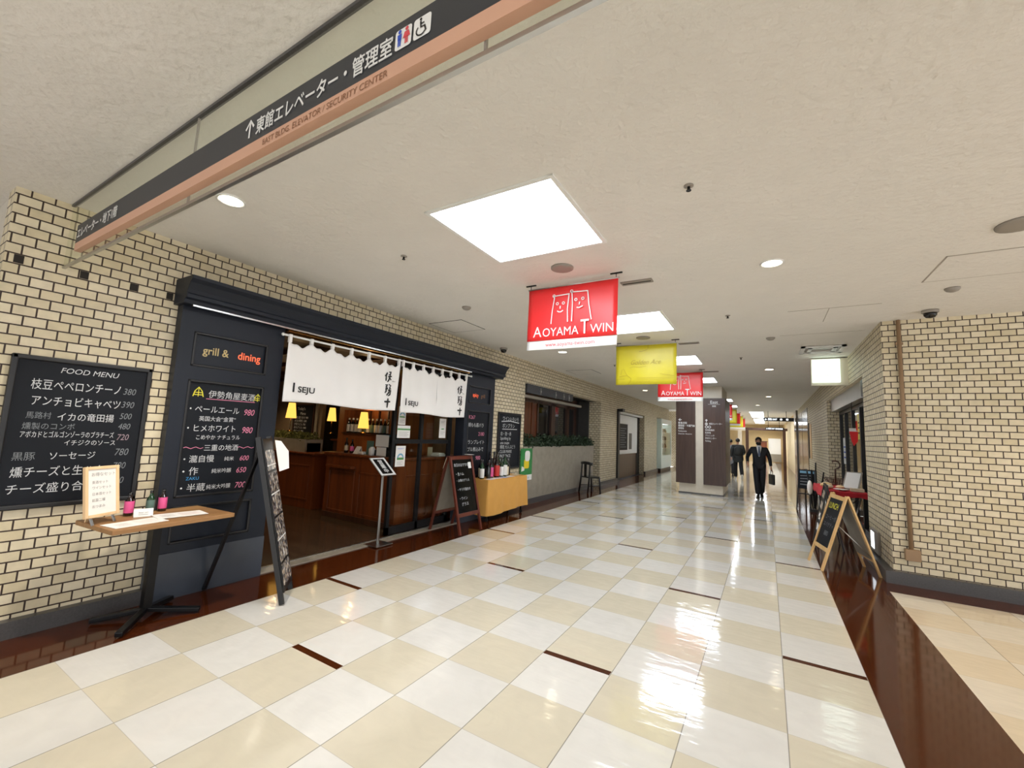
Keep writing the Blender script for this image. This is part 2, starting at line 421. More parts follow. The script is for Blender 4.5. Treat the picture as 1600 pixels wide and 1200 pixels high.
def S(pts, wd, closed=False):
    """brush / chalk stroke: ribbon along 2D points"""
    pp = [Vector(p) for p in pts]; k = len(pp); vs_ = []; ff = []
    ws = wd if isinstance(wd, (list, tuple)) else [wd] * k
    for i, p in enumerate(pp):
        a = pp[(i - 1) % k] if (closed or i > 0) else p; b = pp[(i + 1) % k] if (closed or i < k - 1) else p
        d = (b - a); d = d.normalized() if d.length > 1e-9 else Vector((1, 0)); nn = Vector((-d.y, d.x)) * ws[i] / 2
        vs_ += [tuple(p + nn), tuple(p - nn)]
    for i in range(k if closed else k - 1):
        j = (i + 1) % k; ff.append((2 * i, 2 * i + 1, 2 * j + 1, 2 * j))
    return (vs_, ff)

def P2(poly): return ([tuple(p) for p in poly], [tuple(range(len(poly)))])
def disc(x, y, r, n=20): return P2([(x + r * math.cos(2 * PI * i / n), y + r * math.sin(2 * PI * i / n)) for i in range(n)])
def ring(x, y, r, wd, n=20): return S([(x + r * math.cos(2 * PI * i / n), y + r * math.sin(2 * PI * i / n)) for i in range(n)], wd, True)
def rrect(x0, x1, y0, y1, r, n=4):
    o = []
    for cx, cy, a0 in ((x1 - r, y1 - r, 0), (x0 + r, y1 - r, 90), (x0 + r, y0 + r, 180), (x1 - r, y0 + r, 270)):
        for i in range(n + 1):
            a = math.radians(a0 + 90 * i / n); o.append((cx + r * math.cos(a), cy + r * math.sin(a)))
    return o

def paint(name, items, mt, root, frame, world=True, lift=0.002, label=None, th=0.0012):
    if len(items) > 1 and name in ('chalk_lettering', 'faded_lettering', 'price_lettering', 'handwriting', 'lettering'):
        for it_ in items: o = paint(name, [it_], mt, root, frame, world, lift, label)      # every written line is a piece of its own
        return o
    O, u, v = [Vector(a) for a in frame]; nn = u.cross(v).normalized(); mb = MB()
    for vv, ff in items:
        if not vv: continue
        mb.add([O + u * c[0] + v * c[1] + nn * (lift + (c[2] if len(c) > 2 else 0)) for c in vv], ff)
    return part(name, mb, mt, root, world, label)

FX = lambda x, y, z: ((x, y, z), (0, 1, 0), (0, 0, 1))       # surface facing +X
FNX = lambda x, y, z: ((x, y, z), (0, -1, 0), (0, 0, 1))     # surface facing -X
FNY = lambda x, y, z: ((x, y, z), (1, 0, 0), (0, 0, 1))      # surface facing -Y

BOT = [(0.036, 0), (0.038, 0.01), (0.038, 0.17), (0.034, 0.195), (0.018, 0.225), (0.014, 0.25), (0.014, 0.285)]
_botmesh = {}
def bottle(loc, label, glass='bottle_brown', lab='label_pink', cap='bottle_black', h=0.30, r=0.038, cat='bottle', group=None, lab_z=(0.05, 0.15)):
    """lathe bottle with a paper label band and a cap"""
    k = h / 0.30; q = r / 0.038
    t = thing('bottle', label, cat, loc, 0, group)
    key = (glass, lab, cap, h, r, lab_z)
    if key not in _botmesh:
        a = MB().lathe([(x * q, z * k) for x, z in BOT], n=16).mesh('body', M[glass])
        b = MB().lathe([(0.0385 * q, lab_z[0] * k), (0.0388 * q, lab_z[0] * k + .001), (0.0388 * q, lab_z[1] * k - .001), (0.0385 * q, lab_z[1] * k)], n=16, cap=False).mesh('label', M[lab])
        c = MB().lathe([(0.0155 * q, 0.262 * k), (0.0165 * q, 0.264 * k), (0.0165 * q, 0.298 * k), (0.014 * q, 0.30 * k)], n=12).mesh('cap', M[cap])
        _botmesh[key] = (a, b, c)
    for nm, me in zip(('bottle_body', 'paper_label', 'cap'), _botmesh[key]):
        o = bpy.data.objects.new(nm, me); COL.objects.link(o); o.parent = t
    return t
# ================================================================ SETTING
XL, XR = -4.66, 1.285                     # faces of the two long brick walls
SL, SR0, SR1 = -3.96, 0.571, 1.155        # edges of the dark stone strips
# floor
fl = struct('floor', MB().box(SL, SR0, -6, 46, -0.1, 0).box(SR1, 7, -6, 6.53, -0.1, 0).box(SR1, 1.3, 6.53, 6.54, -0.1, -0.001), 'tile', 'polished stone floor of alternating cream and white tiles')
fl.data.materials.append(M['tile_side'])
for p in fl.data.polygons:
    if p.center.x > 1.0: p.material_index = 1
struct('trim_1', MB().box(-6.3, SL, -6, 1.6, -0.1, 0).box(-4.575, SL, 1.6, 26.5, -0.1, 0).box(-4.7, -4.575, 1.6, 26.5, -0.1, -0.0005), 'granite_brown', 'dark red-brown polished stone strip along the left shops')
struct('trim_2', MB().box(SR0, SR1, -6, 46, -0.1, 0).box(SR1, 7, 6.53, 7.0, -0.1, 0).box(SR1, XR, 7.0, 46, -0.1, 0).box(XR, 3.2, 8.36, 12.95, -0.1, 0), 'granite_brown', 'dark red-brown polished stone strip along the right wall')
# dark inlay bars between floor tiles
bars = [(6, 0), (8, 2), (3, 2), (6, 5), (0, 4), (2, 6), (0, 10), (4, 9), (8, 8), (2, 12), (1, 17), (3, 19), (4, 15), (6, 13), (7, 18), (3, 23),
        (0, 20), (0, 25), (0, 30), (8, 11), (8, 16), (5, -4), (1, -2), (2, 25), (1, 28), (5, 21), (7, 24), (1, 34), (3, 40)]
mb = MB()
for c, r_ in bars:
    x1 = SR0 - 0.5032 * c; y = 2.03 + 0.4985 * r_
    mb.box(x1 - 0.5032 + .004, x1 - .004, y - 0.026, y + 0.026, -0.01, 0.0008)
mb.box(SL, SR0, 26.9, 27.0, -0.01, 0.0008)
struct('trim_3', mb, 'granite_brown', 'dark stone inlay bars between the floor tiles')

# ceiling with square openings for the light panels
PAN = [(-2.19, -1.12, y0, y0 + 1.06) for y0 in (-4.2, 2.24, 5.45, 8.68, 11.92)] + [(-2.19, -1.12, 18.3, 19.36), (-2.19, -1.12, 21.5, 22.56)]
PAN2 = [(-0.80, -0.12, 26.0, 32.0), (-0.80, -0.12, 34.0, 41.5)]
def ceiling_mesh(x0, x1, y0, y1, holes):
    xs = sorted({x0, x1} | {h[0] for h in holes} | {h[1] for h in holes}); ys = sorted({y0, y1} | {h[2] for h in holes} | {h[3] for h in holes})
    mb = MB()
    for i in range(len(xs) - 1):
        for j in range(len(ys) - 1):
            cx, cy = (xs[i] + xs[i + 1]) / 2, (ys[j] + ys[j + 1]) / 2
            if any(h[0] < cx < h[1] and h[2] < cy < h[3] for h in holes): continue
            mb.add([(xs[i], ys[j], CEIL), (xs[i], ys[j + 1], CEIL), (xs[i + 1], ys[j + 1], CEIL), (xs[i + 1], ys[j], CEIL)], [(0, 1, 2, 3)])
    mb.box(x0, x1, y0, y1, CEIL + 0.16, CEIL + 0.22)
    return mb
struct('ceiling', ceiling_mesh(-12, 7, -6, 46, PAN + PAN2), 'ceiling', 'rough off-white plaster ceiling')

# left brick wall with shop openings
mb = MB()
D = 0.2
mb.box(XL - D, XL, 0.62, 1.72, 0, CEIL)
mb.box(XL - D, XL, 1.72, 6.9, 2.74, CEIL)
mb.box(XL - D, XL, 6.9, 8.33, 0, CEIL)
mb.box(XL - D, XL, 8.33, 13.45, 2.70, CEIL)
mb.box(XL - 0.9, XL, 13.45, 15.22, 0, CEIL)
mb.box(XL - D, XL, 15.22, 19.3, 2.56, CEIL)
mb.box(XL - 0.9, XL, 19.3, 21.8, 0, CEIL)
mb.box(XL - 0.6, XL, 21.8, 24.7, 2.62, CEIL)
mb.box(-9, XL - 0.02, 24.7, 24.9, 0, CEIL)
struct('wall_left', mb, 'brick', 'cream brick wall on the left with dark mortar')
struct('wall_left_return', MB().box(-6.3, -6.2, -6, 0.62, 0, CEIL).box(-6.2, XL - D, 0.64, 0.82, 0, CEIL), 'plaster', 'plain wall of the side passage at far left')
struct('baseboard_left', MB().box(XL - .02, -4.585, 0.62, 1.68, 0, 0.118).box(XL - .02, -4.585, 6.95, 8.33, 0, 0.118).box(XL - .02, -4.6, 13.45, 15.22, 0, 0.12).box(XL - .02, -4.6, 19.3, 21.8, 0, 0.12), 'granite_dark', 'dark granite skirting of the left brick wall')
mb = MB()
for y, z in ((.69, 2.69), (1.04, 2.69), (1.35, 2.69), (1.61, 2.69)): mb.box(XL - .01, XL + .004, y - .025, y + .025, z - .03, z + .03)
struct('trim_10', mb, 'gap', 'row of small dark patches on the left brick wall')
# right brick wall
mb = MB()
mb.box(XR, XR + 0.35, 7.0, 8.36, 0, CEIL)
mb.box(XR, XR + 0.35, 8.36, 12.95, 2.70, CEIL)
mb.box(XR, XR + 0.35, 12.95, 18.7, 0, CEIL)
mb.box(XR, XR + 0.3, 18.7, 26, 2.95, CEIL)
struct('wall_right', mb, 'brick', 'cream brick wall on the right with dark mortar')
struct('wall_facing_right', B(XR + 0.35, 7, 7.0, 7.2, 0, CEIL), 'brick', 'tan brick wall facing the viewer at right')
struct('baseboard_right', MB().box(1.2, XR + .01, 6.93, 8.36, 0, 0.14).box(XR + .01, 7, 6.93, 7.01, 0, 0.14).box(1.2, XR + .01, 12.95, 18.7, 0, .14), 'granite_dark', 'dark granite skirting of the right brick wall')
# far end: stone-clad piers, ochre walls, end wall
mb = MB()
mb.box(XR - .02, XR + .4, 18.7, 21.3, 0, 2.95).box(XR - .02, XR + .4, 21.5, 24.2, 0, 2.95).box(XR - .08, XR + .4, 24.4, 26.0, 0, CEIL)
struct('wall_right_far', mb, 'marble', 'grey marble cladding farther along the right side')
struct('trim_4', MB().box(XR - .0, XR + .05, 21.3, 21.5, 0, 2.95).box(XR, XR + .05, 24.2, 24.4, 0, 2.95).box(XR - .03, XR + .02, 26.0, 26.5, 0, 2.9), 'black', 'dark joints between the marble panels')
struct('wall_right_end', B(XR - .02, XR + .3, 26.5, 46, 0, CEIL), 'ochre', 'ochre plaster wall at the far end on the right')
struct('wall_end', MB().box(-5, 1.6, 44.5, 44.7, 0, CEIL), 'ochre', 'ochre wall closing the far end of the corridor')
struct('wall_left_far', MB().box(-3.7, -3.5, 29.0, 44.5, 0, CEIL).box(-9, -3.5, 28.8, 29.0, 0, CEIL), 'ochre', 'ochre wall on the far left of the corridor')
struct('wall_left_corner', B(-9, -4.55, 26.5, 26.7, 0, CEIL), 'brick', 'brick wall of the cross passage behind the pillar')
struct('trim_5', MB().box(-1.35, -1.15, 36, 36.25, 0, 2.5).box(-1.35, 1.27, 36.02, 36.2, 2.5, 2.68).box(0.98, 1.16, 36, 36.2, 0, 2.5), 'wood_dark', 'brown door frame across the far end of the corridor')
struct('trim_6', MB().box(-3.5, -1.36, 36.0, 36.25, 2.45, 2.62).box(-1.85, -1.6, 36.0, 36.25, 0, 2.45), 'stone_beige', 'pale lintel at the far end left')

# ---------------------------------------------------------------- ceiling lights
where = {-4.2: 'unseen square fill light added over the hall behind the viewer', 2.24: 'nearest large square ceiling light, in front of the first red banner', 5.45: 'square ceiling light between the first red banner and the yellow banner',  # panel behind the viewer is unseen, added to brighten the near ceiling
         8.68: 'square ceiling light just beyond the large yellow banner', 11.92: 'square ceiling light in front of the stone pillar',
         18.3: 'square ceiling light beyond the stone pillar', 21.5: 'farthest square ceiling light over the far banners'}
first = None
for (x0, x1, y0, y1) in PAN:
    lab = where[y0]
    if first is None:
        t = thing('ceiling_light', lab, 'ceiling light', ((x0 + x1) / 2, (y0 + y1) / 2, CEIL), 0, 'square ceiling light panels')
        fr = MB()
        a, b = (x1 - x0) / 2, (y1 - y0) / 2
        for q in ((-a, -a + .03, -b, b), (a - .03, a, -b, b), (-a, a, -b, -b + .03), (-a, a, b - .03, b)): fr.box(*q, -0.012, 0.10)
        part('frame', fr, 'white', t, False)
        part('diffuser', B(-a + .03, a - .03, -b + .03, b - .03, 0.06, 0.075), 'lamp_panel', t, False)
        first = t
    else:
        dup(first, ((x0 + x1) / 2, (y0 + y1) / 2, CEIL), None, lab)
for k, (x0, x1, y0, y1) in enumerate(PAN2):
    t = thing('ceiling_light', ['long white ceiling light before the far hanging signs', 'long white ceiling light at the far end of the corridor'][k], 'ceiling light', ((x0 + x1) / 2, (y0 + y1) / 2, CEIL), 0, 'long ceiling lights at the far end')
    fr = MB()
    for q in ((x0, x0 + .02, y0, y1), (x1 - .02, x1, y0, y1), (x0, x1, y0, y0 + .02), (x0, x1, y1 - .02, y1)): fr.box(*q, CEIL - .01, CEIL + .1)
    part('frame', fr, 'white', t)
    part('diffuser', B(x0 + .02, x1 - .02, y0 + .02, y1 - .02, CEIL + .03, CEIL + .05), 'lamp_panel', t)

DL = [(-3.396, 1.463, 'round warm downlight beside the overhead direction sign'), (0.07, 4.344, 'round warm downlight to the right of the first red banner'),
      (-3.458, 7.636, 'round downlight seen just below the first red banner'), (0.075, 10.842, 'round downlight beside the lit shop sign on the right'),
      (-3.576, 14.857, 'round downlight seen left of the second red banner'), (0.08, 17.3, 'farthest round downlight on the right, before the hanging signs'),
      (-0.32, 21.3, 'round downlight over the middle of the far corridor'),
      (0.07, -2.1, 'unseen fill downlight added behind the camera'), (-3.4, -4.8, 'unseen fill downlight added far behind the camera'), (3.2, 3.0, 'round downlight over the side hall'), (3.2, -1.5, 'round downlight at the back of the side hall'), (2.6, 5.6, 'round downlight before the tan brick wall')]  # the two behind the camera are unseen, added as fill for the near end
first = None
def spot(loc, energy, col=(1, 0.90, 0.76), size=1.9, blend=0.7, rad=0.07, name='downlight_lamp'):
    d = bpy.data.lights.new(name, 'SPOT'); d.energy = energy; d.color = col; d.spot_size = size; d.spot_blend = blend; d.shadow_soft_size = rad
    o = bpy.data.objects.new(name, d); COL.objects.link(o); o.location = loc; return o
for x, y, lab in DL:
    if first is None:
        t = thing('downlight', lab, 'downlight', (x, y, CEIL), 0, 'round downlights in the ceiling')
        part('trim_ring', MB().lathe([(0.095, 0.0), (0.095, -0.012), (0.078, -0.006), (0.078, 0.0)], n=28, cap=False), 'white', t, False)
        part('lamp_disc', MB().lathe([(0.001, -0.004), (0.079, -0.004)], n=28, cap=False), 'lamp_warm', t, False)
        first = t
    else: t = dup(first, (x, y, CEIL), None, lab)
    s_ = spot((x, y, CEIL - 0.03), 190 if x < -3 and 0 < y < 3 else 62 if x > 2 else 38, (1, .80, .58) if x > 2 else (1, .93, .82)); 
# smoke detectors and small fittings
def lathe_thing(name, prof, c, mt, label, cat, group=None, n=20):
    return single(name, MB().lathe(prof, c, n), mt, label, cat, group, origin=c)
G = 'small fire detectors on the ceiling'
DET = [(-0.4, 2.751, 'small dark sprinkler head right of the nearest light panel'), (-2.942, 2.78, 'small dark sprinkler head left of the nearest light panel'), (-0.405, 6.012, 'small dark sprinkler head beyond the round warm downlight'),
       (-2.95, 9.4, 'small dark sprinkler head above the third shop front'), (-0.4, 9.2, 'small dark sprinkler head left of the lit shop sign')]
first = None
for x, y, lab in DET:
    if first is None:
        t = thing('sprinkler_head', lab, 'sprinkler', (x, y, CEIL), 0, 'sprinkler heads on the ceiling')
        part('flange', MB().lathe([(0.03, 0), (0.03, -0.006), (0.012, -0.01)], n=14), 'grey_plastic', t, False)
        part('nozzle', MB().lathe([(0.009, -0.008), (0.009, -0.03), (0.016, -0.032), (0.016, -0.036)], n=12), 'black_metal', t, False)
        first = t
    else: dup(first, (x, y, CEIL), None, lab)
for x, y, lab in ((-3.401, 4.386, 'round pale detector above the restaurant awning'), (0.079, 7.561, 'round pale detector in front of the lit shop sign'), (1.62, 5.75, 'round pale detector before the tan brick wall at right')):
    lathe_thing('smoke_detector', [(0.06, 0), (0.06, -0.012), (0.045, -0.03), (0.02, -0.04), (0.001, -0.04)], (x, y, CEIL), 'grey_plastic', lab, 'smoke detector', G)
lathe_thing('ceiling_speaker', [(0.11, 0), (0.11, -0.014), (0.085, -0.02), (0.001, -0.02)], (-1.69, 3.66, CEIL), 'grey_plastic', 'round grey ceiling speaker above the first red banner', 'speaker')
lathe_thing('ceiling_speaker', [(0.11, 0), (0.11, -0.014), (0.085, -0.02), (0.001, -0.02)], (-1.7, 6.9, CEIL), 'grey_plastic', 'round grey ceiling speaker above the yellow banner', 'speaker')
lathe_thing('ceiling_speaker', [(0.13, 0), (0.13, -0.014), (0.1, -0.02), (0.001, -0.02)], (1.57, 4.25, CEIL), 'grey_plastic', 'round grey ceiling speaker at the right edge of the picture', 'speaker')
for k, (x, y, lab) in enumerate(((1.66, 6.6, 'dark security camera dome above the tan brick wall'), (-4.4, 6.93, 'dark security camera dome above the end of the black awning'))):
    t = thing('security_camera', lab, 'security camera', (x, y, CEIL), 0, 'dome security cameras')
    part('mount', MB().lathe([(0.075, 0), (0.075, -0.03), (0.065, -0.035)], n=20), 'grey_plastic', t, False)
    part('dome', MB().lathe([(0.062, -0.034), (0.058, -0.06), (0.04, -0.085), (0.001, -0.095)], n=20), 'dome', t, False)
def slot(x, y, lab):
    t = thing('ceiling_air_slot', lab, 'air vent', (x, y, CEIL), 0, 'narrow air slots beside the banners')
    part('slot_frame', B(-0.16, 0.16, -0.05, 0.05, -0.012, 0), 'grey_plastic', t, False)
    part('slot_gap', B(-0.145, 0.145, -0.012, 0.012, -0.0135, -0.011), 'gap', t, False)
for x, y, l in ((-1.14, 4.33, 'narrow grey air slot right of the first red banner'), (-1.1, 7.55, 'narrow grey air slot right of the yellow banner'), (-1.1, 10.9, 'narrow grey air slot right of the second red banner')): slot(x, y, l)
def hatch(x0, x1, y0, y1, lab, mt='gap', wd=0.012):
    t = thing('ceiling_hatch', lab, 'access hatch', ((x0 + x1) / 2, (y0 + y1) / 2, CEIL), 0, 'square access hatches in the ceiling')
    mb = MB()
    for q in ((x0, x0 + wd, y0, y1), (x1 - wd, x1, y0, y1), (x0, x1, y0, y0 + wd), (x0, x1, y1 - wd, y1)): mb.box(*q, CEIL - .003, CEIL)
    part('rim', mb, mt, t)
    part('cover', B(x0 + wd, x1 - wd, y0 + wd, y1 - wd, CEIL - .004, CEIL), 'ceiling', t)
hatch(-4.5, -3.86, 4.87, 5.5, 'square access hatch above the black restaurant awning')
hatch(-4.4, -3.7, 9.95, 10.65, 'square access hatch above the planter shop front')
hatch(1.32, 2.1, 4.76, 5.44, 'faint square access hatch near the right edge of the ceiling', 'seam')
t = thing('ceiling_vent', 'square white ceiling vent above the lit shop sign', 'air vent', (0.82, 8.7, CEIL))
mb = MB()
for a, b in ((0.30, 0.24), (0.2, 0.14)):
    for q in ((-a, -b, -a, a), (b, a, -a, a), (-a, a, -a, -b), (-a, a, b, a)): mb.box(*q, -0.025, 0)
part('vent_rings', mb, 'white', t, False); part('vent_back', B(-.3, .3, -.3, .3, -0.004, 0), 'grey_plastic', t, False)
struct('trim_7', MB().box(0.25, 1.14, 6.085, 6.095, CEIL - .002, CEIL).box(0.66, 0.668, 6.09, 6.75, CEIL - .002, CEIL).box(0.2, 1.2, 7.45, 7.456, CEIL - .002, CEIL), 'seam', 'fine seams in the ceiling at right')
# ================================================================ OVERHEAD SIGN ON A GLASS SMOKE SCREEN
GY = 0.92
t = thing('glass_smoke_screen', 'clear glass smoke barrier hanging across the ceiling behind the sign', 'glass screen', (-1.5, GY, CEIL))
for a, b in ((-4.655, -2.60), (-2.595, -0.70), (-0.695, 1.2)):
    part('glass_pane', B(a, b, GY - .004, GY + .004, 2.715, CEIL), 'glass_green', t)
part('top_channel', B(-4.655, 1.2, GY - .012, GY + .012, CEIL - .016, CEIL), 'granite_dark', t)
part('bottom_rail', B(-4.655, 1.2, GY - .009, GY + .009, 2.70, 2.717), 'steel', t)
for x in (-2.5975, -0.6975): part('pane_joint', B(x - .004, x + .004, GY - .005, GY + .005, 2.717, CEIL - .016), 'grey_plastic', t)
t = thing('direction_sign', 'long dark grey and copper direction sign hanging across the corridor', 'sign', (-1.5, GY - .03, 2.75))
part('dark_band', B(-4.25, 1.1, GY - .045, GY - .008, 2.806, 2.942), 'sign_dark', t)
part('copper_band', B(-4.25, 1.1, GY - .045, GY - .008, 2.750, 2.8055), 'copper', t)
fr = FNY(0, GY - .045, 0)
paint('arrow', [S([(-1.937, 2.834), (-1.937, 2.912)], .012), S([(-1.969, 2.880), (-1.937, 2.917), (-1.905, 2.880)], .012)], 'white', t, fr)
it = []
it.append(T('東館エレベーター・管理室', -1.885, 2.838, 0.083, off=0.018, sx=0.84))
paint('lettering', it, 'white', t, fr)
paint('lettering', [T('エレベーター・地下1階', -4.22, 2.838, 0.083, off=0.018, sx=0.86)], 'white', t, fr)
paint('english_lettering', [T('EAST BLDG. ELEVATOR / SECURITY CENTER', -1.82, 2.762, 0.0385, sx=1.0)], 'copper_ink', t, fr)
x, zc = -1.04, 2.8735
for k in range(2):
    xx = x + k * .083
    paint('pictogram', [P2(rrect(xx, xx + .074, zc - .037, zc + .037, .01))], 'white', t, fr)
def figure(cx, cz, s, skirt):
    o = [disc(cx, cz + .033 * s, .009 * s), P2([(cx - .012 * s, cz + .021 * s), (cx + .012 * s, cz + .021 * s), (cx + (.02 if skirt else .01) * s, cz - .006 * s), (cx - (.02 if skirt else .01) * s, cz - .006 * s)])]
    o += [S([(cx - .005 * s, cz - .005 * s), (cx - .005 * s, cz - .034 * s)], .007 * s), S([(cx + .005 * s, cz - .005 * s), (cx + .005 * s, cz - .034 * s)], .007 * s)]
    return o
M['blue_ink'] = mat('blue_ink', (40, 80, 190), 0.5, var=0)
paint('man_symbol', figure(x + .021, zc, .8, False), 'blue_ink', t, fr, lift=.004)
paint('woman_symbol', figure(x + .053, zc, .8, True), 'red_ink', t, fr, lift=.004)
xx = x + .083
paint('wheelchair_symbol', [disc(xx + .031, zc + .027, .005), S([(xx + .031, zc + .02), (xx + .033, zc - .002), (xx + .049, zc - .002), (xx + .055, zc - .022)], .0065), S([(xx + .033, zc + .01), (xx + .047, zc + .01)], .005),
      S([(xx + .034 + .02 * math.cos(q), zc - .012 + .018 * math.sin(q)) for q in [math.radians(130 + 20 * i) for i in range(11)]], .005)], 'ink', t, fr, lift=.004)

# ================================================================ BANNERS
def aoyama(root, y, z0, z1, x0, x1):
    """white drawing of two smiling towers and the name, on the banner face towards the viewer"""
    fr = FNY(x0, y, z0); wd = x1 - x0; ht = z1 - z0
    X = lambda a: a * wd; Z = lambda b: b * ht
    it = []
    st = lambda pts, w_=.011: it.append(S([(X(a), Z(b)) for a, b in pts], w_))
    st([(.285, .40), (.295, .60), (.315, .80), (.318, .845)]); st([(.30, .84), (.40, .845), (.485, .85)]); st([(.485, .86), (.47, .62), (.475, .41)])
    st([(.52, .41), (.525, .70), (.515, .88)]); st([(.50, .875), (.60, .865), (.695, .86)]); st([(.69, .86), (.705, .66), (.735, .41)])
    it.append(ring(X(.31), Z(.845), .014, .007)); it.append(ring(X(.512), Z(.885), .014, .007))
    for ex, ez in ((.352, .715), (.422, .715), (.562, .745), (.638, .75)): it.append(ring(X(ex), Z(ez), .013, .008))
    st([(.387, .675), (.385, .63)], .012); st([(.605, .705), (.60, .66)], .012)
    st([(.352, .60), (.372, .58), (.395, .578), (.42, .60)], .012); st([(.572, .62), (.60, .612), (.64, .635)], .012)
    it.append(T('A', X(.075), Z(.205), .165, off=-.004, sx=.92)); it.append(T('OYAMA', X(.185), Z(.205), .13, off=-.006, sx=.90))
    it.append(T('T', X(.618), Z(.205), .215, off=0.01, sx=.72)); it.append(T('WIN', X(.725), Z(.205), .13, off=-.006, sx=.92))
    paint('logo_lettering', it, 'white', root, fr, lift=.003)
    paint('web_address', [T('www.aoyama-twin.com', X(.5), Z(.045), .058, 'c', off=-.002)], 'red_ink', root, fr, lift=.003)

def golden(root, y, z0, z1, x0, x1):
    fr = FNY(x0, y, z0); wd = x1 - x0; ht = z1 - z0; X = lambda a: a * wd; Z = lambda b: b * ht
    it = [T('Golden Ace', X(.5), Z(.50), .115, 'c', shear=.4, off=.0, sx=.9), T('BOUTIQUE', X(.47), Z(.055), .03, 'c', sx=1.5)]
    st = lambda pts, w_=.006: it.append(S([(X(a), Z(b)) for a, b in pts], w_))
    st([(.24, .42), (.30, .45), (.40, .43), (.52, .46)], .005)
    st([(.55, .985), (.545, .90), (.52, .86), (.44, .83), (.40, .83)], .010)
    st([(.06, .20), (.12, .22), (.20, .23), (.27, .15), (.25, .06), (.22, .01)], .009); st([(.03, .14), (.16, .14)], .006); st([(.36, .16), (.62, .165), (.97, .16)], .005)
    st([(.36, .12), (.66, .125), (.97, .12)], .004); st([(.74, .26), (.80, .24), (.97, .20)], .006); st([(.09, .25), (.11, .38), (.14, .40), (.17, .30), (.2, .24)], .006)
    paint('embossed_lettering', it, 'gold_ink', root, fr, lift=.003)

def banner(y, kind, label, detail=True):
    x0, x1, z0, z1 = -2.235, -1.235, 2.485, 3.165
    t = thing('hanging_banner', label, 'banner', ((x0 + x1) / 2, y, z1), 0, 'banners hanging in a row from the ceiling')
    def sheet(za, zb):
        return MB().grid(lambda a, b: (x0 + (x1 - x0) * a, y + .008 * math.sin(2.3 * PI * a + y) * (1 - b) * 1.4, za + (zb - za) * b), 16, 8)
    if kind == 'red':
        part('red_sheet', sheet(z0 + .10, z1), 'red', t, solid=.003); part('white_strip', sheet(z0, z0 + .0995), 'white', t, solid=.003)
        if detail: aoyama(t, y - .012, z0, z1, x0, x1)
    else:
        part('yellow_sheet', sheet(z0, z1), 'yellow', t, solid=.003)
        if detail: golden(t, y - .012, z0, z1, x0, x1)
    part('top_rod', MB().tube([(x0 - .01, y, z1), (x1 + .01, y, z1)], .008, 8), 'steel', t)
    for x in (x0 + .02, x1 - .02):
        h = MB().tube([(x, y, z1), (x, y, CEIL)], .004, 6); h.box(x - .06, x + .06, y - .008, y + .008, CEIL - .012, CEIL)
        part('hook', h, 'black_metal', t)
banner(4.0, 'red', 'nearest red banner with two smiling towers and AOYAMA TWIN')
banner(7.2, 'yellow', 'large yellow banner between the two front red banners')
banner(10.55, 'red', 'second red AOYAMA TWIN banner, half behind the yellow banner')
for k, y in enumerate((17.0, 20.2, 23.4, 26.6, 29.6, 32.6)):
    banner(y, 'yellow' if k % 2 == 0 else 'red', ['yellow banner half hidden by the stone pillar, with red AOYAMA TWIN banner beyond', 'red banner showing its last letters beside the stone pillar', 'yellow banner just beyond the pillar-side red banner',
           'narrow red sliver of banner among the far banners', 'second yellow sliver among the far banners', 'farthest red banner in the row'][k], detail=(k < 2))

# ================================================================ STONE PILLAR
t = thing('pillar', 'square beige stone pillar with brown direction panels', 'pillar', (-1.72, 14.9, 0))
part('shaft', B(-2.325, -1.12, 14.0, 15.75, 0, CEIL), 'stone_beige', t, bevel=.01)
part('base_skirting', B(-2.34, -1.105, 13.985, 15.765, 0, .035), 'granite_dark', t)
p1 = part('direction_panel', B(-2.405, -1.855, 13.93, 14.0, .30, 2.86), 'panel_brown', t, label='left brown direction panel with an arrow and a floor list')
p2 = part('direction_panel', MB().box(-1.635, -1.035, 13.93, 14.0, .30, 2.86).box(-1.12, -1.035, 14.0, 15.7, .30, 2.86), 'panel_brown', t, label='right brown direction panel headed East, wrapping the corner')
fr = FNY(0, 13.93, 0)
it = [S([(-2.28, 2.165), (-2.33, 2.2), (-2.28, 2.235)], .02), S([(-2.33, 2.2), (-2.24, 2.2)], .02)]
for k, s_ in enumerate(('飲食店街', '銀座線・半蔵門線', '郵便局', 'Restaurants', 'Ginza Line  Hanzomon')): it.append(T(s_, -2.34, 2.075 - .08 * k, [.075, .07, .065, .06, .05][k], off=.012, sx=.85))
paint('panel_lettering', it, 'white', p1, fr, lift=.003)
it = [T('East', -1.335, 2.70, .13, 'c', off=.0), S([(-1.50, 2.675), (-1.17, 2.675)], .006), T('東館', -1.335, 2.60, .055, 'c', off=.01)]
it += [S([(-1.545, 2.15), (-1.545, 2.215)], .02), S([(-1.575, 2.19), (-1.545, 2.225), (-1.515, 2.19)], .02)]
it += [ring(-1.545, 2.09, .032, .014), S([(-1.545, 2.07), (-1.545, 2.11)], .02), ring(-1.545, 2.0, .032, .016), ring(-1.46, 2.0, .032, .016)]
it += [T('東館エレベーター', -1.475, 2.075, .06, off=.01, sx=.75)]
for k, s_ in enumerate(('管理事務所', '駐車場', 'クリニック', '防災センター', 'Parking')): it.append(T(s_, -1.58, 1.885 - .08 * k, .06, off=.012, sx=.85))
paint('panel_lettering', it, 'white', p2, fr, lift=.003)

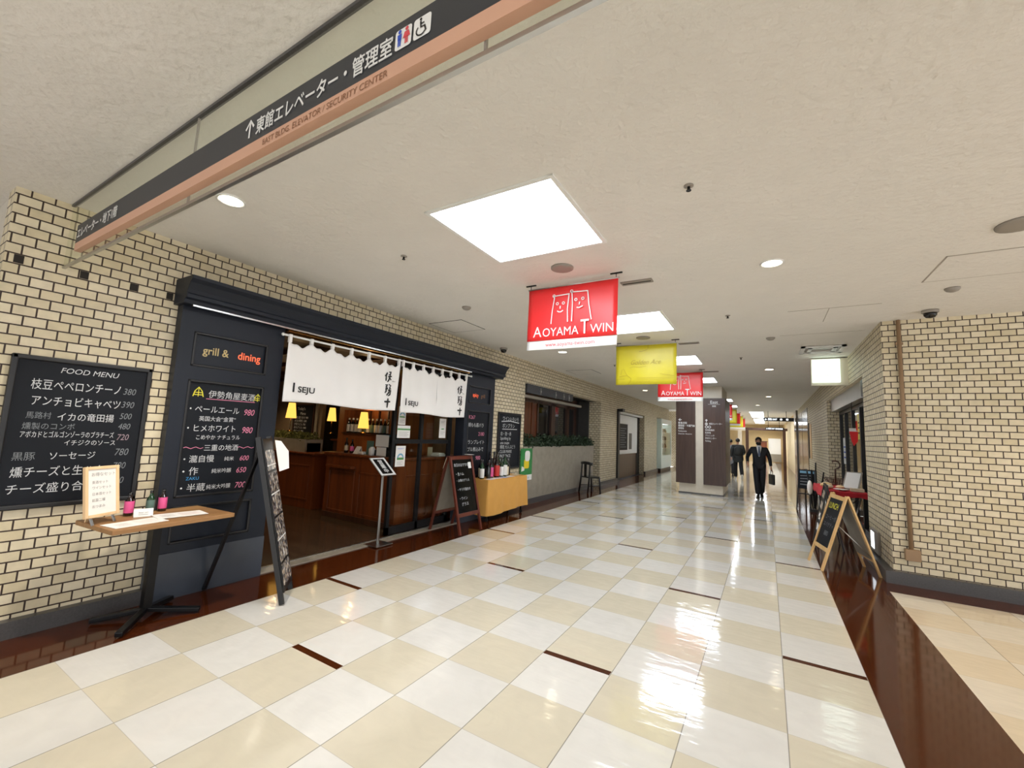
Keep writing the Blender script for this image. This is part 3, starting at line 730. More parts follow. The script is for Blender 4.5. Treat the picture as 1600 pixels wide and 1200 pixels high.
# lit shop sign on the right
t = thing('shop_sign', 'lit white box sign on a bracket board over the right-hand shop', 'sign', (1.0, 9.65, 2.74))
part('board', B(.735, 1.285, 9.60, 9.70, 2.70, 3.20), 'stone_beige', t)
part('light_box', B(.745, 1.165, 9.53, 9.60, 2.75, 3.18), 'sign_glow', t, bevel=.01)
M['sign_ink'] = mat('pale_sign_ink', (196, 190, 186), .6, var=0, emit=(220, 212, 206), es=.75)
paint('lettering', [T('エルグレコ', .955, 2.83, .085, 'c', off=.0, sx=.85), T('喫 茶', .955, 3.02, .06, 'c', sx=1.2)], 'sign_ink', t, FNY(0, 9.53, 0), lift=.004)
# hanging direction signs far ahead
def hsign(x0, x1, y, z0, z1, lab, n):
    t = thing('hanging_sign', lab, 'sign', ((x0 + x1) / 2, y, z1), 0, 'backlit black signs hanging across the corridor')
    part('case', B(x0, x1, y - .06, y + .06, z0, z1), 'black', t, bevel=.01)
    wd = x1 - x0; h = z1 - z0
    it = [T('←', x0 + .03, z0 + h * .22, h * .8, off=.03), T('東館 EAST', x0 + .14 * wd, z0 + h * .3, h * .62, off=.02, sx=.8)]
    for k in range(n): it.append(disc(x0 + wd * (.58 + .4 * k / max(n, 2)), z0 + h / 2, h * .27))
    paint('lit_lettering', it, 'white_glow', t, FNY(0, y - .06, 0), lift=.004)
    for x in (x0 + .15 * wd, x0 + .75 * wd): part('rod', MB().tube([(x, y, z1), (x, y, CEIL)], .012, 6), 'black_metal', t)
hsign(-.12, 1.18, 25.4, 2.72, 2.90, 'nearer black backlit hanging sign at the end of the brick wall', 2)
hsign(-.06, .92, 31.0, 2.42, 2.58, 'farther black backlit hanging sign with four round symbols', 4)
# ================================================================ RESTAURANT FRONT (dark navy)
PX = -4.56
t = thing('restaurant_facade', 'dark navy restaurant shop front with moulded cornice and two chalkboard pilasters', 'shop front', (-4.66, 4.3, 0))
# left pilaster with sunk panels, right pilaster
def pilaster(y0, y1, panels, nm):
    mb = MB(); ys = sorted({y0, y1} | {p[0] for p in panels} | {p[1] for p in panels}); zs = sorted({0.40, 2.66} | {p[2] for p in panels} | {p[3] for p in panels})
    for i in range(len(ys) - 1):
        for j in range(len(zs) - 1):
            cy, cz = (ys[i] + ys[i + 1]) / 2, (zs[j] + zs[j + 1]) / 2
            sunk = any(p[0] < cy < p[1] and p[2] < cz < p[3] for p in panels)
            mb.box(-4.75, PX - (.022 if sunk else 0), ys[i], ys[i + 1], zs[j], zs[j + 1])
    o = part('pilaster', mb, 'navy', t)
    tr = MB()
    for p in panels:
        a, b, c, d = p
        for q in ((a, a + .022, c, d), (b - .022, b, c, d), (a, b, c, c + .022), (a, b, d - .022, d)): tr.box(PX - .02, PX + .008, *q)
    bpy_o = part('panel_moulding', tr, 'black', o, bevel=.006)
    part('plinth', B(-4.75, PX + .012, y0 - .0, y1 + .0, 0, .40), 'navy_gloss', o)
    return o
PL = [(1.80, 2.49, 2.075, 2.40), (1.80, 2.49, .875, 1.95), (1.80, 2.49, .47, .80)]
pl = pilaster(1.685, 2.655, PL, 'l')
PR = [(6.10, 6.80, 2.08, 2.40), (6.10, 6.80, .875, 1.95), (6.10, 6.80, .47, .80)]
pr_ = pilaster(6.0, 6.93, PR, 'r')
part('chalk_panel', B(PX - .024, PX - .016, 1.822, 2.468, .897, 1.928), 'board', pl); part('chalk_panel', B(PX - .024, PX - .016, 6.122, 6.778, .897, 1.928), 'board', pr_)
f = FX(PX - .022, 0, 0)
paint('gold_lettering', [T('grill & ', 1.895, 2.205, .105, off=.018, sx=.90)], 'gold_glow', pl, f, lift=.004)
paint('orange_lettering', [T('dining', 2.205, 2.205, .105, off=.018, sx=.90)], 'orange_glow', pl, f, lift=.004)
paint('orange_lettering', [T('spicy', 6.24, 2.205, .10, off=.018, sx=.9)], 'orange_glow', pr_, f, lift=.004)
paint('gold_lettering', [T('grill', 6.50, 2.205, .10, off=.018, sx=.9)], 'copper_ink', pr_, f, lift=.004)
f = FX(PX - .016, 0, 0)
zz = lambda k: 1.79 - .001 * k
w_ = [T('伊勢角屋麦酒', 1.985, 1.80, .078, off=.004, sx=.93), T('・ペールエール', 1.82, 1.655, .075, off=.003, sx=.88), T('英国大会“金賞”', 1.93, 1.575, .05, off=.003, sx=.95),
      T('・ヒメホワイト', 1.82, 1.475, .075, off=.003, sx=.86), T('こめやか ナチュラル', 1.92, 1.40, .05, off=.003, sx=.85), T('三重の地酒', 2.0, 1.295, .065, off=.003, sx=.95),
      T('・瀧自慢', 1.82, 1.19, .072, off=.003, sx=.98), T('純米', 2.19, 1.195, .045, off=.003), T('・作', 1.82, 1.075, .08, off=.003), T('純米吟醸', 2.09, 1.08, .048, off=.003, sx=.92),
      T('・半蔵', 1.82, .925, .078, off=.003), T('純米大吟醸', 2.06, .93, .05, off=.003, sx=.86)]
paint('chalk_lettering', w_, 'chalk', pl, f)
paint('price_lettering', [T('980', 2.32, 1.645, .088, off=.004, shear=.2, sx=.8), T('980', 2.32, 1.465, .088, off=.004, shear=.2, sx=.8), T('600', 2.33, 1.19, .07, off=.004, shear=.2, sx=.85), T('650', 2.31, 1.07, .075, off=.004, shear=.2, sx=.85), T('700', 2.31, .92, .082, off=.004, shear=.2, sx=.85),
      S([(1.97, 1.782), (2.42, 1.782)], .006)] + [S([(a + i * .02, 1.32 + .008 * math.sin(i * 1.6)) for i in range(9)], .005) for a in (1.835, 2.30)], 'chalk_pink', pl, f)
def house(y, z, s): return [S([(y + a * s, z + b * s) for a, b in ((-.5, -.5), (-.35, .1), (0, .55), (.35, .1), (.5, -.5))], .008), S([(y - .4 * s, z - .05 * s), (y + .4 * s, z - .05 * s)], .007), S([(y - .45 * s, z - .3 * s), (y + .45 * s, z - .3 * s)], .007), S([(y, z + .5 * s), (y, z - .5 * s)], .006)]
paint('yellow_drawing', house(1.90, 1.84, .085) + house(2.445, 1.83, .075), 'chalk_yellow', pl, f)
paint('blue_lettering', [T('ZAKU', 1.885, 1.025, .04, off=.004)], 'chalk_blue', pl, f)
paint('chalk_lettering', [T('桃もも豚バラ', 6.15, 1.66, .085, off=.003, sx=.95), T('ランプレイト', 6.15, 1.35, .085, off=.003, sx=1.05), T('プル煮込みで', 6.15, 1.22, .085, off=.003, sx=1.0)], 'chalk', pr_, f)
paint('price_lettering', [T('K267', 6.15, 1.80, .09, off=.002), T('2180', 6.47, 1.50, .095, off=.002), T('980', 6.42, 1.06, .10, off=.002)], 'chalk_pink', pr_, f)
# cornice (moulded profile run along y)
prof = [(-4.66, 2.86), (-4.33, 2.86), (-4.335, 2.83), (-4.37, 2.80), (-4.40, 2.74), (-4.41, 2.71), (-4.40, 2.70), (-4.40, 2.665), (-4.44, 2.655), (-4.45, 2.62), (-4.66, 2.62)]
mb = MB(); k = len(prof); y0, y1 = 1.645, 7.06
mb.add([(a, y0, b) for a, b in prof] + [(a, y1, b) for a, b in prof], [tuple(range(k)), tuple(reversed(range(k, 2 * k)))] + [(i, i + k, (i + 1) % k + k, (i + 1) % k) for i in range(k)])
part('cornice', mb, 'navy', t, bevel=.004)
part('awning_track', B(-4.47, -4.45, 1.72, 6.0, 2.605, 2.62), 'steel', t)
part('awning_track', MB().box(-4.56, -4.50, 2.66, 6.0, 2.59, 2.62), 'brass', t)
part('header', B(-4.80, -4.62, 2.655, 6.0, 2.56, 2.74), 'wood_dark', t)
part('header_rail', B(-4.62, -4.60, 2.655, 6.0, 2.57, 2.60), 'brass', t)
part('kerb', B(-4.73, -4.575, 2.655, 6.0, -.02, .012), 'stone_grey', t)
part('door_track', B(-4.745, -4.715, 2.655, 6.0, 0, .022), 'steel', t)
# sliding glass doors with black frames
td = thing('glass_door', 'black framed sliding glass doors of the restaurant', 'door', (-4.8, 5.25, 0))
mb = MB()
for y in (4.555, 5.15, 5.86): mb.box(-4.82, -4.77, y, y + (.055 if y < 5.2 else .07), .02, 2.56)
mb.box(-4.82, -4.77, 4.555, 5.93, .02, .13).box(-4.815, -4.775, 4.555, 5.93, 1.345, 1.41).box(-4.82, -4.77, 4.555, 5.93, 2.5, 2.56)
part('frame', mb, 'black', td)
for a, b in ((4.61, 5.15), (5.205, 5.86)):
    part('glass_pane', B(-4.80, -4.794, a, b, .13, 1.345), 'glass', td); part('glass_pane', B(-4.80, -4.794, a, b, 1.41, 2.5), 'glass', td)
# notices on the door glass
def notice(y, z, wd, h, lab, items=(), kind='paper', x=-4.79):
    q = thing('notice', lab, 'notice', (x, y + wd / 2, z))
    part('sheet', B(x - .001, x + .001, y, y + wd, z, z + h), kind, q)
    fr = FX(x + .001, y, z)
    for m_, it in items: paint('print', it, m_, q, fr)
    return q
M['sky_ink'] = mat('pale_blue_print', (120, 170, 200), .6, var=0); M['green_ink'] = mat('green_print', (92, 150, 90), .6, var=0); M['lilac_ink'] = mat('lilac_print', (176, 184, 220), .6, var=0)
def lines(x0, x1, zs, wd=.006): return [S([(x0, z), (x1 - (.03 if i % 2 else 0), z)], wd) for i, z in enumerate(zs)]
arch = lambda cx, cz, r: [S([(cx + r * math.cos(a), cz + r * math.sin(a)) for a in [PI * i / 12 for i in range(13)]], r * .45)]
notice(4.66, 1.00, .20, .31, 'white notice with a blue rainbow arch stuck low on the door glass', [('sky_ink', arch(.10, .13, .055)), ('green_ink', [P2([(.03, .10), (.17, .10), (.17, .135), (.03, .135)])]), ('lilac_ink', lines(.03, .17, (.275, .262))), ('ink_grey', lines(.03, .15, (.07, .05, .03), .004))])
notice(4.66, 1.43, .27, .19, 'white notice with a green band on the door glass', [('green_ink', [P2([(.0, .12), (.27, .12), (.27, .145), (.0, .145)])]), ('ink_grey', lines(.03, .24, (.09, .07, .05, .03), .004))])
notice(4.665, 1.63, .15, .28, 'tall notice with a rainbow arch near the noren hem', [('sky_ink', arch(.075, .14, .045)), ('green_ink', [P2([(.02, .11), (.13, .11), (.13, .13), (.02, .13)])]), ('ink_grey', lines(.02, .12, (.07, .05, .03), .004))])
notice(5.62, 1.44, .17, .33, 'white notice at the right edge of the glass doors', [('ink_grey', lines(.03, .14, (.28, .26, .1, .07), .005)), ('green_ink', [S([(.05, .15), (.12, .155)], .02)])])

# noren curtains on a rod
t = thing('curtain_rod', 'white curtain rod across the restaurant entrance', 'curtain rod', (-4.50, 4.35, 2.545))
part('rod', MB().tube([(-4.50, 2.60, 2.545), (-4.50, 6.06, 2.545)], .012, 10), 'white', t)
part('rod_end', MB().sphere((-4.50, 2.60, 2.545), .018), 'white', t); part('rod_end', MB().sphere((-4.50, 6.06, 2.545), .018), 'white', t)
for y in (3.2, 4.35, 5.5): part('bracket', MB().tube([(-4.50, y, 2.545), (-4.50, y, 2.60)], .006, 6), 'black_metal', t)
def noren(y0, y1, zb, nl, label, amp, slit=None):
    t = thing('noren_curtain', label, 'curtain', (-4.50, (y0 + y1) / 2, zb), 0, 'white noren curtains over the restaurant entrance')
    wd = y1 - y0; zt = 2.545
    xs = lambda y, k: -4.487 + amp * (k ** .7) * (math.sin(y * 9.0) * .6 + math.sin(y * 23 + 1) * .35 + math.sin(y * 4.1) * .5) + .022 * math.sin(1.5 * (y - y0)) * k
    def top(a):
        f_ = (a * nl) % 1.0
        return zt - .05 - .075 * math.sin(PI * f_) ** .8 * (0.6 + .4 * math.sin(a * 37 + 1) ** 2)
    def fn(a, b):
        y = y0 + wd * a - .05 * a * a * (1 - b); z1 = top(a); z = zb + .012 * math.sin(a * 7) + (z1 - zb) * b
        return (xs(y, 1 - .75 * b), y, z)
    part('cloth', MB().grid(fn, 96, 20), 'cloth_white', t, solid=.003)
    for k in range(nl + 1):
        y = min(max(y0 + wd * k / nl, y0 + .018), y1 - .018)
        part('loop', MB().box(-4.515, -4.511, y - .017, y + .017, zt - .075, zt + .013).box(-4.489, -4.485, y - .017, y + .017, zt - .075, zt + .013).box(-4.515, -4.485, y - .017, y + .017, zt + .012, zt + .016), 'cloth_white', t)
    def wrap(name, items, mt):
        mb = MB()
        for vv, ff in items:
            mb.add([(xs(a, max(0, min(1, (2.45 - b) / (2.45 - zb) * .75 + .25))) + .008 + (c[2] if len(c) > 2 else 0), c[0], c[1]) for c in vv for a, b in (c[:2],)], ff)
        part(name, mb, mt, t)
    wrap('roman_lettering', [T('I', y0 + .085, zb + .115, .145, off=.03), T('SEJU', y0 + .15, zb + .118, .092, off=.026, sx=1.15)], 'ink')
    yb = y1 - .20
    br = []
    bs = lambda pts, w0: br.append(S([(yb + a, zb + b) for a, b in pts], [w0 * 1.5 * (.5 + .6 * math.sin(PI * (i + .6) / len(pts))) for i in range(len(pts))]))
    bs([(-.035, .52), (-.05, .49), (-.075, .465)], .016); bs([(-.052, .49), (-.053, .43), (-.056, .40)], .014)
    bs([(-.01, .53), (.03, .535), (.02, .50), (-.015, .49)], .012); bs([(-.02, .465), (.045, .475)], .014); bs([(.02, .53), (.01, .46), (-.01, .41), (-.03, .39)], .014); bs([(.01, .45), (.035, .42)], .014)
    bs([(-.06, .345), (-.02, .355), (-.05, .315), (-.02, .32)], .014); bs([(-.055, .29), (-.01, .30)], .014); bs([(-.035, .35), (-.04, .26), (-.06, .235)], .013); bs([(.0, .36), (.035, .345), (.015, .31), (.045, .295)], .014); bs([(-.01, .28), (.04, .275), (.03, .22), (.0, .20)], .015); bs([(.025, .33), (.01, .25), (-.03, .205)], .014)
    bs([(-.06, .115), (0, .12), (.045, .122)], .017); bs([(.0, .165), (-.002, .1), (-.008, .035)], .017)
    br.append(T('伊勢十', yb + .055, zb + .40, .022)); wrap('brush_lettering', br, 'ink')
    if slit:
        mb = MB().add([(xs(slit, .9) + .004, slit, zb), (xs(slit, .9) + .004, slit + .012, zb), (xs(slit, .3) + .004, slit + .004, 2.38)], [(0, 1, 2)]); part('slit', mb, 'gap', t)
noren(2.665, 4.33, 1.815, 6, 'wider white ISEJU noren curtain on the left of the entrance', .012)
noren(4.38, 5.93, 1.80, 7, 'narrower looking white ISEJU noren curtain on the right, with a slit', .016, 5.12)

# ================================================================ RESTAURANT INTERIOR
struct('floor_restaurant', B(-12, -4.73, 1.75, 8.2, -.05, -.001), 'wood_floor', 'dark wooden restaurant floor')
struct('wall_restaurant_back', MB().box(-12.1, -12, 1.6, 8.3, 0, 2.9).box(-12, -4.87, 8.15, 8.3, 0, 2.9).box(-12, -4.87, 1.6, 1.75, 0, 2.9), mat('taupe_wall', (120, 104, 86), .7, var=.1), 'taupe walls inside the restaurant')
struct('ceiling_restaurant', B(-12.1, -4.7, 1.6, 8.3, 2.78, 2.88), mat('dark_brown_ceiling', (74, 56, 44), .6, var=.15), 'dark brown restaurant ceiling')
mb = MB()
for k in range(7): mb.box(-12, -4.85, 2.2 + k * .9, 2.28 + k * .9, 2.70, 2.78)
struct('trim_8', mb, 'wood_dark', 'dark beams on the restaurant ceiling')
t = thing('bar_counter', 'red-brown panelled bar counter on the right of the restaurant entrance', 'counter', (-5.8, 5.4, 0))
part('front', MB().box(-6.72, -4.98, 4.90, 5.0, 0, 1.06).box(-5.06, -4.98, 5.0, 6.9, 0, 1.06).box(-6.72, -6.64, 5.0, 5.9, 0, 1.06), 'wood_red', t)
mb = MB()
def fr_y(x0, x1, z0, z1, y):
    for q in ((x0, x0 + .03, z0, z1), (x1 - .03, x1, z0, z1), (x0, x1, z0, z0 + .03), (x0, x1, z1 - .03, z1)): mb.box(q[0], q[1], y - .012, y, q[2], q[3])
fr_y(-6.62, -5.95, .12, .82, 4.90); fr_y(-5.85, -5.1, .12, .82, 4.90)
for a, b in ((5.1, 5.65), (5.75, 6.3), (6.4, 6.85)):
    for q in ((a, a + .03, .12, .82), (b - .03, b, .12, .82), (a, b, .12, .15), (a, b, .79, .82)): mb.box(-4.98, -4.968, *q)
part('panel_moulding', mb, 'wood_red', t, bevel=.004)
part('counter_top', MB().box(-6.76, -4.95, 4.86, 5.25, 1.06, 1.105).box(-5.35, -4.95, 5.25, 6.9, 1.06, 1.105), 'wood_red', t, bevel=.01)
part('shelf_ledge', B(-6.6, -5.95, 4.80, 4.90, .86, .90), 'wood_red', t)
part('kick_strip', B(-6.72, -4.98, 4.885, 4.90, 0, .09), 'wood_dark', t)
t = thing('back_bar', 'wooden back bar wall with a niche of bottles', 'back bar', (-6.4, 5.95, 0))
mb = MB().box(-7.8, -5.42, 5.9, 6.2, 0, 1.43).box(-7.8, -5.42, 5.9, 6.2, 1.90, 2.7).box(-7.8, -7.64, 5.9, 6.2, 1.43, 1.9).box(-6.30, -5.42, 5.9, 6.2, 1.43, 1.9).box(-7.64, -6.3, 6.15, 6.2, 1.43, 1.9)
part('carcass', mb, wood('orange_brown_wood', (130, 72, 34), (164, 96, 48), .4), t)
part('shelf', B(-7.64, -6.3, 5.86, 6.15, 1.415, 1.435), 'wood_dark', t)
mb = MB()
for k in range(1, 5): mb.box(-7.64 + k * .27 - .01, -7.64 + k * .27 + .01, 6.10, 6.15, 1.435, 1.9)
part('divider', mb, 'wood_dark', t)
names = ['clear', 'dark']
for k in range(11):
    x = -7.55 + k * .118
    dark = k in (4, 6, 9)
    bottle((x, 5.97, 1.436), ['left end of the row in the back bar niche', 'second from the left in the back bar niche', 'third from the left in the back bar niche', 'fourth from the left in the back bar niche', 'dark one after the four pale ones in the niche', 'sixth from the left in the back bar niche', 'dark one in the middle of the niche', 'fourth from the right in the back bar niche', 'third from the right in the back bar niche', 'dark one second from the right in the niche', 'right end of the row in the back bar niche'][k].join(['bottle, ', '']),
           'bottle_brown' if dark else 'bottle_black', 'label_green' if dark else 'label_white', 'label_white', .30, .045, group='bottles in the back bar niche', lab_z=(.02, .17))
def table_lamp(x, y, z, lab, h=.52, col='shade_glow'):
    t = thing('table_lamp', lab, 'lamp', (x, y, z), 0, 'yellow shaded lamps in the restaurant')
    part('base', MB().lathe([(.06, 0), (.06, .012), (.012, .03)], n=16), 'brass', t, False)
    part('stem', MB().lathe([(.008, .02), (.008, h - .26)], n=10), 'brass', t, False)
    part('shade', MB().lathe([(.105, h - .32), (.065, h)], n=24, cap=False), col, t, False)
    l = bpy.data.lights.new('lamp_bulb', 'POINT'); l.energy = 9; l.color = (1, .66, .32); l.shadow_soft_size = .06
    o = bpy.data.objects.new('lamp_bulb', l); COL.objects.link(o); o.location = (x, y, z + h - .02)
table_lamp(-8.60, 5.32, 1.40, 'yellow shaded lamp nearest the left pilaster, behind the planter', .60)
table_lamp(-9.0, 6.6, 1.36, 'yellow shaded lamp in the dark gap left of the back bar', .62)
table_lamp(-6.85, 5.75, 1.435, 'yellow shaded lamp in front of the back bar bottles', .42)
# left counter with stone planter
t = thing('low_counter', 'red-brown panelled low counter under the stone planter', 'counter', (-8.4, 5.2, 0))
part('front', B(-9.8, -7.27, 5.05, 5.6, 0, 1.0), 'wood_red', t)
mb = MB(); fr_y(-8.5, -7.4, .15, .80, 5.05); fr_y(-9.7, -8.6, .15, .80, 5.05); part('panel_moulding', mb, 'wood_red', t, bevel=.004)
part('counter_top', B(-9.8, -7.22, 5.0, 5.65, 1.0, 1.03), 'wood_red', t, bevel=.008)
t = thing('stone_planter', 'dull grey stone trough with moss-green plants on the low counter', 'planter', (-8.6, 5.3, 1.03))
part('trough', MB().box(-9.8, -7.72, 5.12, 5.16, 1.03, 1.27).box(-9.8, -7.72, 5.46, 5.5, 1.03, 1.27).box(-9.8, -7.72, 5.16, 5.46, 1.03, 1.20).box(-7.76, -7.72, 5.16, 5.46, 1.03, 1.27), 'stone_grey', t)
def leaves(n, gen, ln, seed=3):
    r_ = random.Random(seed); mb = MB()
    for _ in range(n):
        p, d = gen(r_); p = Vector(p); d = Vector(d).normalized(); s_ = d.orthogonal().normalized(); a = r_.uniform(0, 6.28); s_ = Matrix.Rotation(a, 3, d) @ s_; nn = d.cross(s_)
        L = ln * r_.uniform(.6, 1.3); W = L * .28
        mb.add([p, p + d * L * .45 + s_ * W + nn * W * .3, p + d * L, p + d * L * .45 - s_ * W + nn * W * .3], [(0, 1, 2), (0, 2, 3)])
    return mb
M['moss'] = mat('moss_leaf', (98, 100, 44), .7, var=.4, scale=18)
o = part('foliage', leaves(2200, lambda r_: ((r_.uniform(-9.7, -7.74), r_.uniform(5.14, 5.48), 1.22 + r_.random() ** 2 * .16), (r_.uniform(-1, 1), r_.uniform(-1, .6), r_.uniform(0, 1.2))), .06, 5), 'moss', t); o['kind'] = 'stuff'
# things inside, behind the planter and in the gap
struct('wall_restaurant_partition', B(-12, -9.95, 7.0, 7.1, 0, 2.78), mat('warm_taupe', (138, 118, 94), .7, var=.1), 'taupe partition wall inside the restaurant')
t = thing('menu_blackboard', 'framed chalk menu board on the taupe wall inside the restaurant', 'blackboard', (-10.7, 6.98, 1.25))
part('frame', B(-11.16, -10.26, 6.97, 7.0, 1.25, 2.1), 'wood_dark', t); bd = part('slate', B(-11.12, -10.30, 6.965, 6.97, 1.29, 2.06), 'board', t)
paint('chalk_lettering', [T('Today’s', -10.98, 1.93, .11), T('Menu', -10.85, 1.80, .11)] + [T(s_, -11.08, 1.70 - .09 * k, .075) for k, s_ in enumerate(('前菜 盛り合せ 980', '本日の鮮魚 1280', '伊勢うどん 780', '豚のグリル 1480', '地ビール 980'))], 'chalk', bd, FNY(0, 6.965, 0))
for x in (-11.25, -10.14): struct('trim_%d' % (11 if x < -11 else 12), B(x - .05, x + .05, 6.96, 7.0, 0, 2.78), 'stone_grey', 'grey wall strip beside the inner menu board')
t = thing('wall_shelf', 'dark side cabinet in the gap between the two counters', 'cabinet', (-8.3, 7.3, 0))
part('body', B(-9.4, -7.6, 7.0, 7.6, 0, 1.18), 'wood_dark', t); part('top', B(-9.45, -7.55, 6.95, 7.65, 1.18, 1.22), 'wood_red', t)
for k, x in enumerate((-8.55, -8.3, -8.08)):
    single('wine_glass', MB().lathe([(.035, 0), (.035, .004), (.005, .01), (.005, .08), (.038, .12), (.042, .17), (.034, .21)], (x, 7.1, 1.221), 14, cap=False), 'glass', ['left wine glass on the dark cabinet', 'middle wine glass on the dark cabinet', 'right wine glass on the dark cabinet'][k], 'glass', 'wine glasses on the side cabinet', origin=(x, 7.1, 1.221))
single('menu_card', B(-8.95, -8.80, 7.05, 7.06, 1.221, 1.44), 'paper', 'white menu card standing on the dark cabinet', 'card')
def dining_chair(x, y, rz, lab):
    t = thing('dining_chair', lab, 'chair', (x, y, 0), rz, 'dark chairs inside the restaurant')
    part('seat', B(-.2, .2, -.2, .2, .43, .47), 'black', t, False, bevel=.01); part('backrest', B(-.2, .2, .17, .2, .55, .88), 'wood_dark', t, False, bevel=.01)
    for a in (-.17, .17):
        for b in (-.17, .17): part('leg', B(a - .02, a + .02, b - .02, b + .02, 0, .88 if b > 0 else .43), 'wood_dark', t, False)
dining_chair(-7.05, 6.5, 0.2, 'dark wooden chair in the gap between the two counters')
# things on the bar counter
t = thing('cash_register', 'black cash register with two paper sheets hung on it', 'cash register', (-5.45, 5.05, 1.105))
part('body', MB().box(-5.62, -5.22, 4.98, 5.24, 1.105, 1.20).box(-5.56, -5.28, 5.06, 5.14, 1.2, 1.34), 'black', t, bevel=.01)
part('screen', MB().prism(rrect(-.24, .24, 0, .17, .02), ((-5.42, 5.02, 1.31), (1, 0, 0), (0, .35, .94)), .03), 'leather', t)
part('price_display', MB().prism(rrect(-.1, .1, .12, .15, .005), ((-5.42, 5.019, 1.311), (1, 0, 0), (0, .35, .94)), .004), mat('teal_display', (40, 110, 130), .3, var=0), t)
part('paper_sheet', B(-5.57, -5.27, 4.955, 4.958, 1.26, 1.45), 'paper', t); part('paper_sheet', B(-5.53, -5.31, 4.95, 4.953, 1.11, 1.25), 'paper', t)
bottle((-6.35, 5.0, 1.105), 'dark bottle with a pale label at the left end of the bar counter', 'bottle_brown', 'label_cream', 'bottle_black', .26, .034)
bottle((-6.2, 5.0, 1.105), 'pink labelled bottle at the left end of the bar counter', 'bottle_brown', 'label_pink', 'bottle_black', .24, .034)
single('card_stand', MB().add([(-6.12, 4.96, 1.105), (-6.0, 4.96, 1.105), (-5.98, 5.02, 1.23), (-6.1, 5.02, 1.23), (-6.12, 5.06, 1.105), (-6.0, 5.06, 1.105)], [(0, 1, 2, 3), (4, 3, 2, 5)]), 'paper', 'small folded card beside the pink bottle on the bar counter', 'card', solid=.003)
single('framed_picture', B(-5.86, -5.70, 5.02, 5.04, 1.105, 1.34), 'label_green', 'small framed picture left of the cash register', 'picture', bevel=.006)
single('napkin_stack', B(-6.0, -5.86, 4.95, 5.05, 1.106, 1.15), 'paper', 'white napkin pile on the bar counter', 'napkins', bevel=.005)
single('paper_bag', MB().lathe([(.05, 0), (.055, .1), (.03, .14)], (-5.66, 4.97, 1.106), 8), 'paper', 'small white pouch in front of the cash register', 'bag')
single('paper_stack', MB().box(-5.25, -5.0, 5.9, 6.15, 1.106, 1.14).box(-5.22, -5.04, 5.95, 6.1, 1.14, 1.16), 'paper', 'loose paper stack on the counter behind the glass doors', 'papers')
single('pink_card', B(-5.2, -5.19, 5.82, 5.94, 1.106, 1.26), 'label_cream', 'pale card standing behind the glass doors', 'card')
for x, y, e in ((-6.3, 3.4, 190), (-9.2, 3.6, 260), (-10.8, 5.9, 330), (-6.4, 7.3, 120), (-8.0, 4.6, 150)):
    spot((x, y, 2.68), e, (1, .72, .42), 2.3, .8, .05, 'restaurant_lamp')
for k, (x, y) in enumerate(((-6.3, 3.4), (-9.2, 3.6), (-10.8, 5.9), (-6.4, 7.3), (-7.4, 2.6), (-8.0, 4.6))):
    t = thing('spotlight', ['bare spotlight near the noren', 'spotlight deep on the left of the restaurant', 'spotlight before the inner menu board', 'spotlight behind the bar', 'spotlight beside the left pilaster', 'spotlight above the stone planter'][k], 'spotlight', (x, y, 2.70), 0, 'small bright spotlights on the restaurant ceiling')
    part('housing', MB().lathe([(.04, 0), (.045, -.09)], n=14, cap=True), 'black', t, False); part('bulb', MB().sphere((0, 0, -.10), .03), 'lamp_warm', t, False)
# ================================================================ LEFT SIDE: BOARDS, TABLE, SIGNS
def wall_board(y0, y1, z0, z1, label, x=XL):
    t = thing('blackboard', label, 'blackboard', (x, (y0 + y1) / 2, z0))
    mb = MB(); wd = .035
    for q in ((y0, y0 + wd, z0, z1), (y1 - wd, y1, z0, z1), (y0, y1, z0, z0 + wd), (y0, y1, z1 - wd, z1)): mb.box(x, x + .035, *q)
    part('frame', mb, 'black', t, bevel=.008)
    return part('slate', B(x, x + .018, y0 + wd, y1 - wd, z0 + wd, z1 - wd), 'board', t)
t = wall_board(.735, 1.555, .885, 2.005, 'large FOOD MENU blackboard on the left brick wall')
f = FX(XL + .018, 0, 0)
paint('chalk_lettering', [T('FOOD MENU', .99, 1.895, .058, off=.002, shear=.2), T('枝豆ペペロンチーノ', .85, 1.765, .085, off=.003, sx=.68), T('アンチョビキャベツ', .86, 1.645, .082, off=.003, sx=.70),
      T('イカの竜田揚', 1.01, 1.535, .068, off=.002, sx=.82), T('アボカドとゴルゴンゾーラのブラチーズ', .835, 1.405, .052, off=.002, sx=.56), T('イチジクのソース', 1.07, 1.345, .048, off=.002, sx=.80),
      T('ソーセージ', 1.0, 1.24, .066, off=.002, sx=.8), T('燻チーズと生ハム', .82, 1.12, .082, off=.003, sx=.78), T('チーズ盛り合せ', .81, 1.0, .08, off=.003, sx=.85)], 'chalk', t, f)
paint('faded_lettering', [T('馬路村', .85, 1.545, .055, off=.004, sx=.8), T('燻製のコンボ', .84, 1.465, .055, off=.003, sx=.85), T('黒豚', .815, 1.24, .066, off=.004, sx=.9),
      T('380', 1.375, 1.765, .075, shear=.2, sx=.75), T('390', 1.375, 1.655, .075, shear=.2, sx=.75), T('500', 1.375, 1.56, .07, shear=.2, sx=.75), T('480', 1.375, 1.475, .07, shear=.2, sx=.75), T('780', 1.375, 1.26, .08, shear=.2, sx=.75), T('780', 1.375, 1.15, .075, shear=.2, sx=.75), T('980', 1.375, 1.03, .075, shear=.2, sx=.75)], 'chalk_dim', t, f)
paint('price_lettering', [T('720', 1.375, 1.385, .07, off=.003, shear=.2, sx=.75)], 'chalk_pale', t, f)

